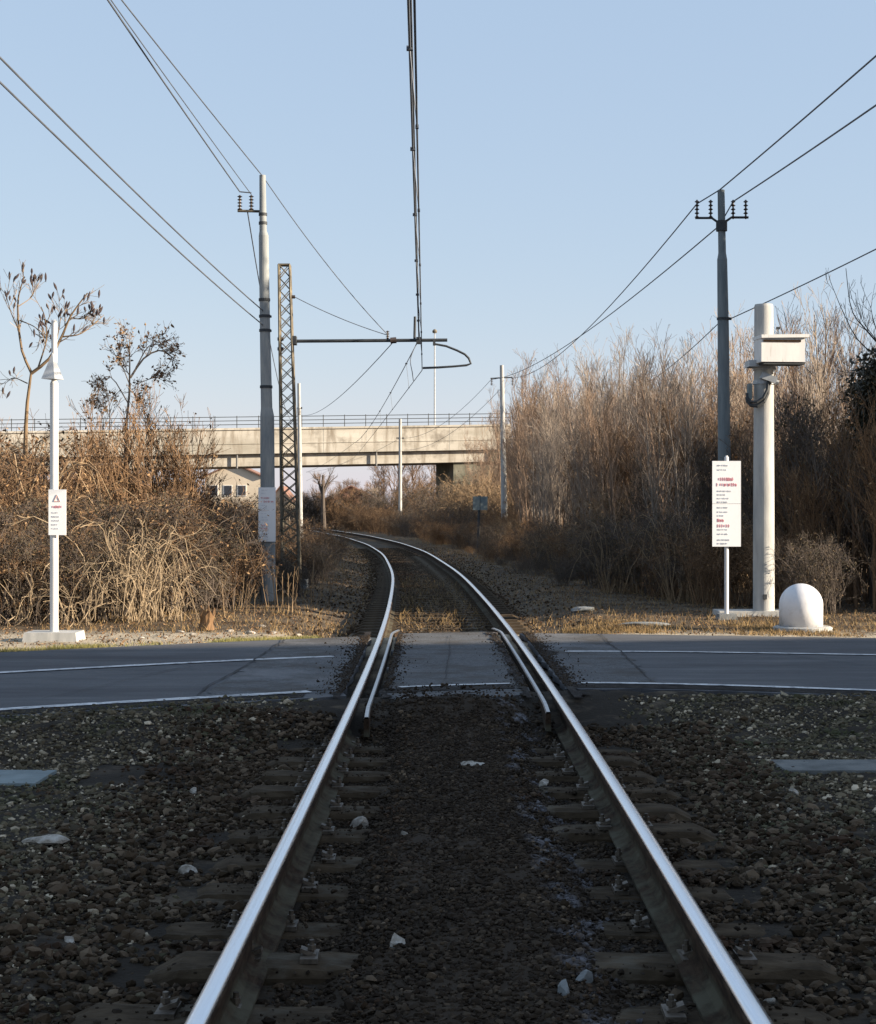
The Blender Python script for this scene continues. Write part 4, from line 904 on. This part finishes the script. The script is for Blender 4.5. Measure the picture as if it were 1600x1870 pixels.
# ---- trees
def skeleton_tree(name, label, Z, limbs, r0, bark, seed, n1=5, n2=4, pods=0, lf=None, nl=0, L1=.5, L2=.3, up=.1):
    """limbs: list of (pixel points, base radius)"""
    r = np.random.default_rng(seed); base = P(*limbs[0][0][0], Z); base[2] = .0; t = thing(name, label, 'tree', base); LP, LR = [], []
    g = Geo()
    for li, (pts, rad) in enumerate(limbs):
        rad = rad * .68; off = 0; q_ = []
        dz = r.normal(0, .25) if li else 0
        for k, (px, py) in enumerate(pts): q_.append(P(px, py, Z + dz * k / max(1, len(pts) - 1) + (r.normal(0, .05) if k else 0)))
        q_ = smooth_pts(q_, 4); kk = np.linspace(0, len(q_) - 1, 9); q9 = np.stack([np.interp(kk, np.arange(len(q_)), q_[:, i]) for i in range(3)], -1)
        rr2 = np.linspace(rad, rad * .35, 9); g.tubes(q9, rr2, 8 if li == 0 else 6)
        if li: LP.append(q9); LR.append(rr2)
    g.build('trunk', M[bark], t); LP = np.array(LP); LR = np.array(LR)
    B, BR = grow(r, LP, LR, n1, .25, 1, L1 * .5, L1, .6, up, 5, .12, rmin=.004, tl=.3); T_, TR = grow(r, B, BR, n2, .2, 1, L2 * .4, L2, .6, up, 4, .15, rmin=.003, tl=.3)
    g = Geo(); g.tubes(B, BR, 4); g.tubes(T_, TR, 3); cr = g.build('crown', M[bark], t)
    if pods:
        tips = np.concatenate([B[:, -1], T_[:, -1]]); sel = r.permutation(len(tips))[:pods]
        for i in sel:
            a = tips[i]; d = nrm(r.normal(0, .35, 3) + Zv); b_ = a + d * r.uniform(.06, .14)
            Geo().tubes(np.array([a - d * .02, a + (b_ - a) * .35, a + (b_ - a) * .7, b_]), np.array([.004, .019, .016, .004]), 6).build('seed_pod', M['pod'], cr)
    if nl: g = Geo(); leaves(g, pick(r, np.concatenate([B[:, [0, 1, 3, 4]], T_]), nl) + r.normal(0, .03, (nl, 3)), .032, r); g.build('dead_leaves', M[lf], t)
    return t
skeleton_tree('bare_tree', 'leafless tree with dark seed clusters behind the white sign post', 26, [
    ([(42, 1100), (45, 900), (48, 760), (57, 680)], .075), ([(57, 680), (40, 640), (33, 580), (34, 540), (45, 505)], .035), ([(57, 682), (90, 655), (115, 610), (130, 575), (160, 535)], .04),
    ([(33, 600), (20, 570), (10, 535)], .016), ([(36, 585), (60, 595), (80, 610)], .016), ([(115, 615), (150, 608), (190, 575)], .02), ([(70, 670), (85, 620), (82, 580), (75, 560)], .02),
    ([(50, 700), (25, 690), (10, 700)], .015), ([(128, 580), (150, 582), (172, 570)], .015), ([(33, 560), (55, 545), (62, 535)], .013), ([(100, 635), (108, 600), (112, 570)], .014)], .08, 'b_tan', 71, 5, 5, 85, L1=.45, L2=.28)
skeleton_tree('bare_tree', 'small tree with ragged brown leaves above the left thicket', 27.5, [
    ([(226, 1080), (228, 900), (230, 790), (238, 700)], .06), ([(236, 720), (237, 660), (236, 610)], .025), ([(238, 690), (262, 655), (290, 640), (312, 650), (318, 680)], .028),
    ([(236, 700), (222, 665), (214, 645)], .014), ([(236, 740), (205, 690), (185, 695), (178, 720)], .016), ([(248, 672), (272, 632), (300, 630)], .016), ([(252, 700), (280, 690), (298, 685)], .012), ([(200, 800), (200, 740), (192, 700)], .014), ([(268, 800), (262, 740), (250, 715)], .014)],
    .06, 'b_grey', 72, 8, 7, 0, 'leaf', 900, L1=.45, L2=.28, up=.02)
# distant trees
def far_tree(seed, bark='b_grey'):
    r = np.random.default_rng(seed); t = thing('bare_tree', '', 'tree')
    S, SR = stems(r, 1, .01, 7, 7, .03, 8, .16, .03); B, BR = grow(r, S, SR, 14, .25, .98, 3, 5, .6, .12, 7, .1); T_, TR = grow(r, B, BR, 9, .2, 1, 1, 2.4, .55, .08, 5, .14, rmin=.014); W_, WR = grow(r, T_, TR, 6, .2, 1, .4, 1.1, .5, .06, 3, .14, rmin=.009)
    g = Geo(); g.tubes(S, SR, 8); g.build('trunk', M[bark], t); g = Geo(); g.tubes(B, BR, 5); g.tubes(T_, TR, 3); g.tubes(W_, WR, 3); g.build('crown', M[bark], t); return t
FT = [far_tree(81), far_tree(82, 'b_rust')]; FT[0]['category'] = 'tree'
for px, Z, s in ((590, 195, .8), (640, 235, .8), (665, 205, .6), (700, 215, .75), (728, 232, 1.35), (755, 228, 1.2), (775, 190, .7), (790, 236, 1.15), (820, 205, 1.35), (850, 212, 1.45), (880, 205, 1.35), (700, 236, 1.1), (620, 210, .62), (560, 240, .6), (575, 200, .55), (608, 190, .5), (650, 200, .6), (685, 195, .55), (715, 200, .6), (745, 196, .62), (765, 205, .6), (795, 192, .6), (630, 250, .85), (680, 250, .8), (735, 250, .85), (780, 250, .8)):
    place(FT[rng.integers(0, 2)], HX(px, Z), Z, s, label='bare winter tree far behind the bridge', group='bare trees behind the bridge', z=0)
# dark ivy trunk under the bridge
skeleton_tree('dead_tree', 'dark stump of a tree standing under the bridge left of the curve', 150, [([(591, 975), (590, 920), (590, 868)], .4), ([(590, 905), (583, 885), (580, 875)], .2), ([(590, 900), (598, 880), (603, 868)], .18)], .4, 'b_dark', 75, 5, 4, L1=1.6, L2=.8)
# distant hedge bushes
FH = make_bramble(91, 'b_dark', 'leafd', 1800, 60, 1.6, 2.2, 'hedge_bush'); FR = make_bramble(92, 'b_rust', 'leaf', 1800, 60, 1.6, 2.2, 'hedge_bush')
for px in list(range(560, 830, 16)) + list(range(330, 560, 24)):
    Z = 176 + rng.uniform(-6, 14) + (px - 560) * -.12; place(FH if rng.random() < .65 else FR, HX(px, Z), Z, rng.uniform(1.1, 1.7) * (1.0 if px < 740 else 1.25), label='dark far hedge bush beyond the curve', group='hedge bushes beyond the curve', z=0)
for i in range(46):
    y = rng.uniform(72, 165); x = cx(y) + 3.4 + rng.uniform(0, 1) ** 1.2 * (3 + (165 - y) * .05); place(FR if rng.random() < .75 else FH, x, y, rng.uniform(.6, 1.0), label='rusty brown bush on the right side of the far curve', group='brown bushes along the far curve', z=0)
for i in range(40):
    y = rng.uniform(33, 64); x = cx(y) + 2.3 + rng.uniform(0, 1) ** .7 * (edge_x(y) - cx(y) - 2.3); place(FR if rng.random() < .5 else FH, x, y, rng.uniform(.12, .28), label='small brown weed clump between the curve and the right thicket', group='weed clumps right of the curve')
for i in range(34):
    y = rng.uniform(50, 112); x = cx(y) + 2.9 + rng.uniform(0, 1) * 2.6; place(FR if rng.random() < .55 else FH, x, y, rng.uniform(.3, .55), label='rusty brown bush on the right side of the far curve', group='brown bushes along the far curve')
for i in range(26):
    y = rng.uniform(45, 150); x = cx(y) - 3.2 - rng.uniform(0, 1) * (2 + y * .08); 
    if y < 100 and x > -4.2: x -= 1.2
    pxx = 800 + x / y * F; sc_ = rng.uniform(.55, .9)
    if pxx > 535: sc_ = rng.uniform(.16, .3)
    place(FR if rng.random() < .5 else FH, x, y, sc_, label='brown bush on the left side of the far curve', group='bushes left of the far curve', z=0)
for i in range(16):
    Z = rng.uniform(60, 120); px = rng.uniform(-100, 300); place(FR, HX(px, Z), Z, rng.uniform(1.1, 1.7), label='brown bush behind the left thicket', group='bushes behind the left thicket', z=0)

# ivy tree right of frame
r = np.random.default_rng(99); t = thing('ivy_tree', 'dark ivy covered tree with bare outer branches at the right edge', 'tree', (11.9, 27.0, 0))
S, SR = stems(r, 4, .8, 8.5, 9.8, .12, 9, .2, .04); S = S + np.array((12.1, 26.4, 0)); B, BR = grow(r, S, SR, 14, .12, .95, 2.4, 3.6, .75, .08, 7, .1); T_, TR = grow(r, B, BR, 7, .2, 1, .5, 1.3, .6, .08, 4, .15, rmin=.004)
g = Geo(); g.tubes(S, SR, 10); g.build('trunk', M['b_dark'], t); g = Geo(); g.tubes(B, BR, 5); g.tubes(T_, TR, 3); g.build('crown', M['b_dark'], t)
n = 70000; pos = pick(r, S, n, .1) * 1.0; u3 = nrm(r.normal(size=(n, 3))); pos = pos + u3 * (r.random(n) ** .5)[:, None] * np.array((2.6, 3.3, 1.2)); pos[:, 2] = np.clip(pos[:, 2], .1, 10.3)
k = (pos[:, 1] > 23.3) & (pos[:, 0] > .262 * pos[:, 1] + .7); k &= pos[:, 0] > .262 * pos[:, 1] + 1.25; g = Geo(); leaves(g, pos[k], .14, r); g.build('ivy', M['ivy'], t)
# branches peeking in from the right
skeleton_tree('bare_tree', 'bare thin branches reaching in at the right edge above the thicket', 29, [
    ([(1660, 1120), (1655, 900), (1640, 740), (1615, 640)], .07), ([(1615, 640), (1580, 600), (1555, 565), (1545, 490)], .022), ([(1620, 660), (1570, 625), (1540, 570), (1517, 515)], .018), ([(1600, 620), (1575, 585), (1562, 545)], .012), ([(1640, 700), (1600, 600), (1590, 560)], .02), ([(1630, 720), (1590, 690), (1560, 680)], .02)], .07, 'b_dark', 73, 4, 3, L1=.7, L2=.3)
g = Geo(); r = np.random.default_rng(44)
iv = thing('ivy_shrub', 'dark green ivy clump at the right edge above the thicket', 'shrub', (7.6, 27.3, 0))
S, SR = stems(r, 3, .2, 3.6, 4.2, .05, 8, .07, .05); S = S + np.array((7.25, 27.6, 0)); g.tubes(S, SR, 8); g.build('stem', M['b_dark'], iv)
n = 4200; pos = pick(r, S, n, .72) + nrm(r.normal(size=(n, 3))) * (r.random(n) ** .6)[:, None] * np.array((.38, .38, .3)); g = Geo(); leaves(g, pos, .05, r); g.build('ivy', M['ivy'], iv)

# ---------------------------------------------------------------- grass, litter, debris
def blades(g, pos, h, r, wd=.004):
    n = len(pos); az = r.uniform(0, 6.28, n); s = np.stack([np.cos(az), np.sin(az), 0 * az], -1) * wd; ln = np.stack([r.normal(0, .45, n), r.normal(0, .45, n), np.ones(n)], -1) * h[:, None]
    V = np.stack([pos - s, pos + s, pos + ln + s * .2, pos + ln - s * .2], 1); g.add(V.reshape(-1, 3), np.arange(n * 4).reshape(-1, 4))
r = np.random.default_rng(17)
def onground(x, y): return np.stack([x, y, height(x, y)], -1)
n = 42000; x = r.uniform(-8, -1.3, n); y = yf(x) - .02 + np.abs(r.normal(0, .42, n)); cl = np.sin(x * 3.1 + 1) + np.sin(x * 7.3 + y * 2) * .6 + r.normal(0, .5, n); k = (cl > .1) & (r.random(n) < .7); k &= (np.abs(x - cx(y)) > 1.2)
g = Geo(); blades(g, onground(x[k], y[k]), r.uniform(.015, .06, k.sum()), r, .003); tag(g.build('grass', M['green']), 'green and yellow grass along the road edge on the left', 'grass', kind='stuff')
n = 30000; x = r.uniform(1.6, 7.5, n); y = yf(x) + 1.15 + np.abs(r.normal(0, 1.4, n)) + r.normal(0, .25, n); cl = np.sin(x * 3.1 + 1) + np.sin(x * 6.3 + y * 3) * .7 + r.normal(0, .4, n); k = (cl > .0) & (r.random(n) < .75)
g = Geo(); blades(g, onground(x[k], y[k]), r.uniform(.015, .06, k.sum()), r, .003); tag(g.build('grass', M['grass']), 'short dry grass along the road edge on the right', 'grass', kind='stuff')
n = 90000; y = 20.5 + 80 * r.random(n) ** 1.4; x = cx(y) + r.uniform(-5, 6, n); d = np.abs(x - cx(y)); dn_ = np.where(d < .6, ss(21, 24, y) * (1 - ss(36, 42, y)) * .95, 0) + np.where(d > 1.2, .5 + 0 * y, 0)
cl = .5 + .5 * np.sin(x * 4 + y * 1.3) * np.sin(y * .9 + 2); k = r.random(n) < dn_ * (.35 + .8 * cl)
g = Geo(); pos = onground(x[k], y[k]); pos[:, 2] += np.where(d[k] < .6, .02, 0); blades(g, pos, r.uniform(.03, .10, k.sum()) * np.where(d[k] < .6, 1.3, 1), r, .004); tag(g.build('grass', M['grass']), 'yellow dry grass between and beside the rails beyond the road', 'grass', kind='stuff')
n = 130000; y = r.uniform(18, 85, n); x = r.uniform(-9, 9, n); k = (y > yf(x) + np.where(x > 0, 1.0 + r.normal(0, .3, n), .1)) & ((np.abs(x - cx(y)) > 1.1) | ((np.abs(x - cx(y)) < .6) & (y < 45))) & (r.random(n) < 1 - ss(26, 60, y) * .5); x, y = x[k], y[k]
g = Geo(); pos = onground(x, y); pos[:, 2] += r.uniform(.003, .02, len(x)); leaves(g, pos, .018, r); tag(g.build('leaf_litter', M['leaf']), 'brown leaf litter scattered over both verges beyond the road', 'leaf litter', kind='stuff')
# dry twigs in the track before the road
def chunk(px, py, wpx, label, m='pale', asp=(1, .7, .4), name='rubble_piece', rz=0):
    p = G(px, py, .12); s_ = wpx / F * p[1] / 2; rr = np.random.default_rng(int(px * 3 + py)); V = rock(rr) * s_ * np.array(asp) * 1.2
    co, si = math.cos(rz), math.sin(rz); V = V @ np.array([[co, -si, 0], [si, co, 0], [0, 0, 1]]).T; p[2] = float(height(p[0], p[1])) + s_ * asp[2] * .6; g = Geo(); g.add(V + p, IF2); tag(g.build(name, M[m], loc=p), label, 'rubble')
for i, (px, py, wv) in enumerate(((330, 1150, 16), (352, 1154, 12), (420, 1148, 14), (455, 1152, 20), (300, 1158, 11), (500, 1150, 14), (545, 1147, 12), (575, 1150, 11), (606, 1145, 13), (258, 1160, 12), (480, 1140, 16), (530, 1156, 10))):
    chunk(px, py, wv, 'pale chunk of rubble in the grass between the road and the left thicket'); bpy.context.scene.collection.objects[-1]['group'] = 'pale rubble along the left verge'
chunk(1068, 1112, 52, 'grey slab of broken concrete lying right of the curve', 'slab', (1, .5, .22), 'broken_slab', .2)
chunk(1178, 1138, 80, 'long flat pale stone along the right verge near the road', 'slab', (1, .35, .12), 'kerb_stone', 0)
# rusty stump
p = G(378, 1150, .1); r = np.random.default_rng(5); t = thing('tree_stump', 'jagged rust coloured stump at the foot of the left thicket', 'stump', p)
prof = np.array([(.0, 0), (.10, 0), (.08, .09), (.07, .18), (.085, .24)]); g = Geo(); th = np.arange(12) * math.pi / 6; V = np.stack([prof[1:, 0:1] * np.cos(th), prof[1:, 0:1] * np.sin(th), np.repeat(prof[1:, 1:2], 12, 1)], -1) + r.normal(0, .012, (4, 12, 3)); V[-1, :, 2] += r.uniform(-.1, .1, 12)
rows = V + p; rows = np.concatenate([rows, rows[:, :1]], 1); inner = rows[-1:].copy(); inner[..., :2] = p[:2] + (inner[..., :2] - p[:2]) * .6; inner[..., 2] -= .15; g.quadstrip(np.concatenate([rows, inner])); g.build('stump_bark', M['leaf'], t)
# remove any plant model that no place used
dead = [p for p in bpy.data.objects if p.parent is None and p.get('category') in ('bush', 'shrub', 'tree') and not p.get('label')]
for p in dead:
    for ch in list(p.children_recursive): bpy.data.objects.remove(ch)
for p in dead: bpy.data.objects.remove(p)
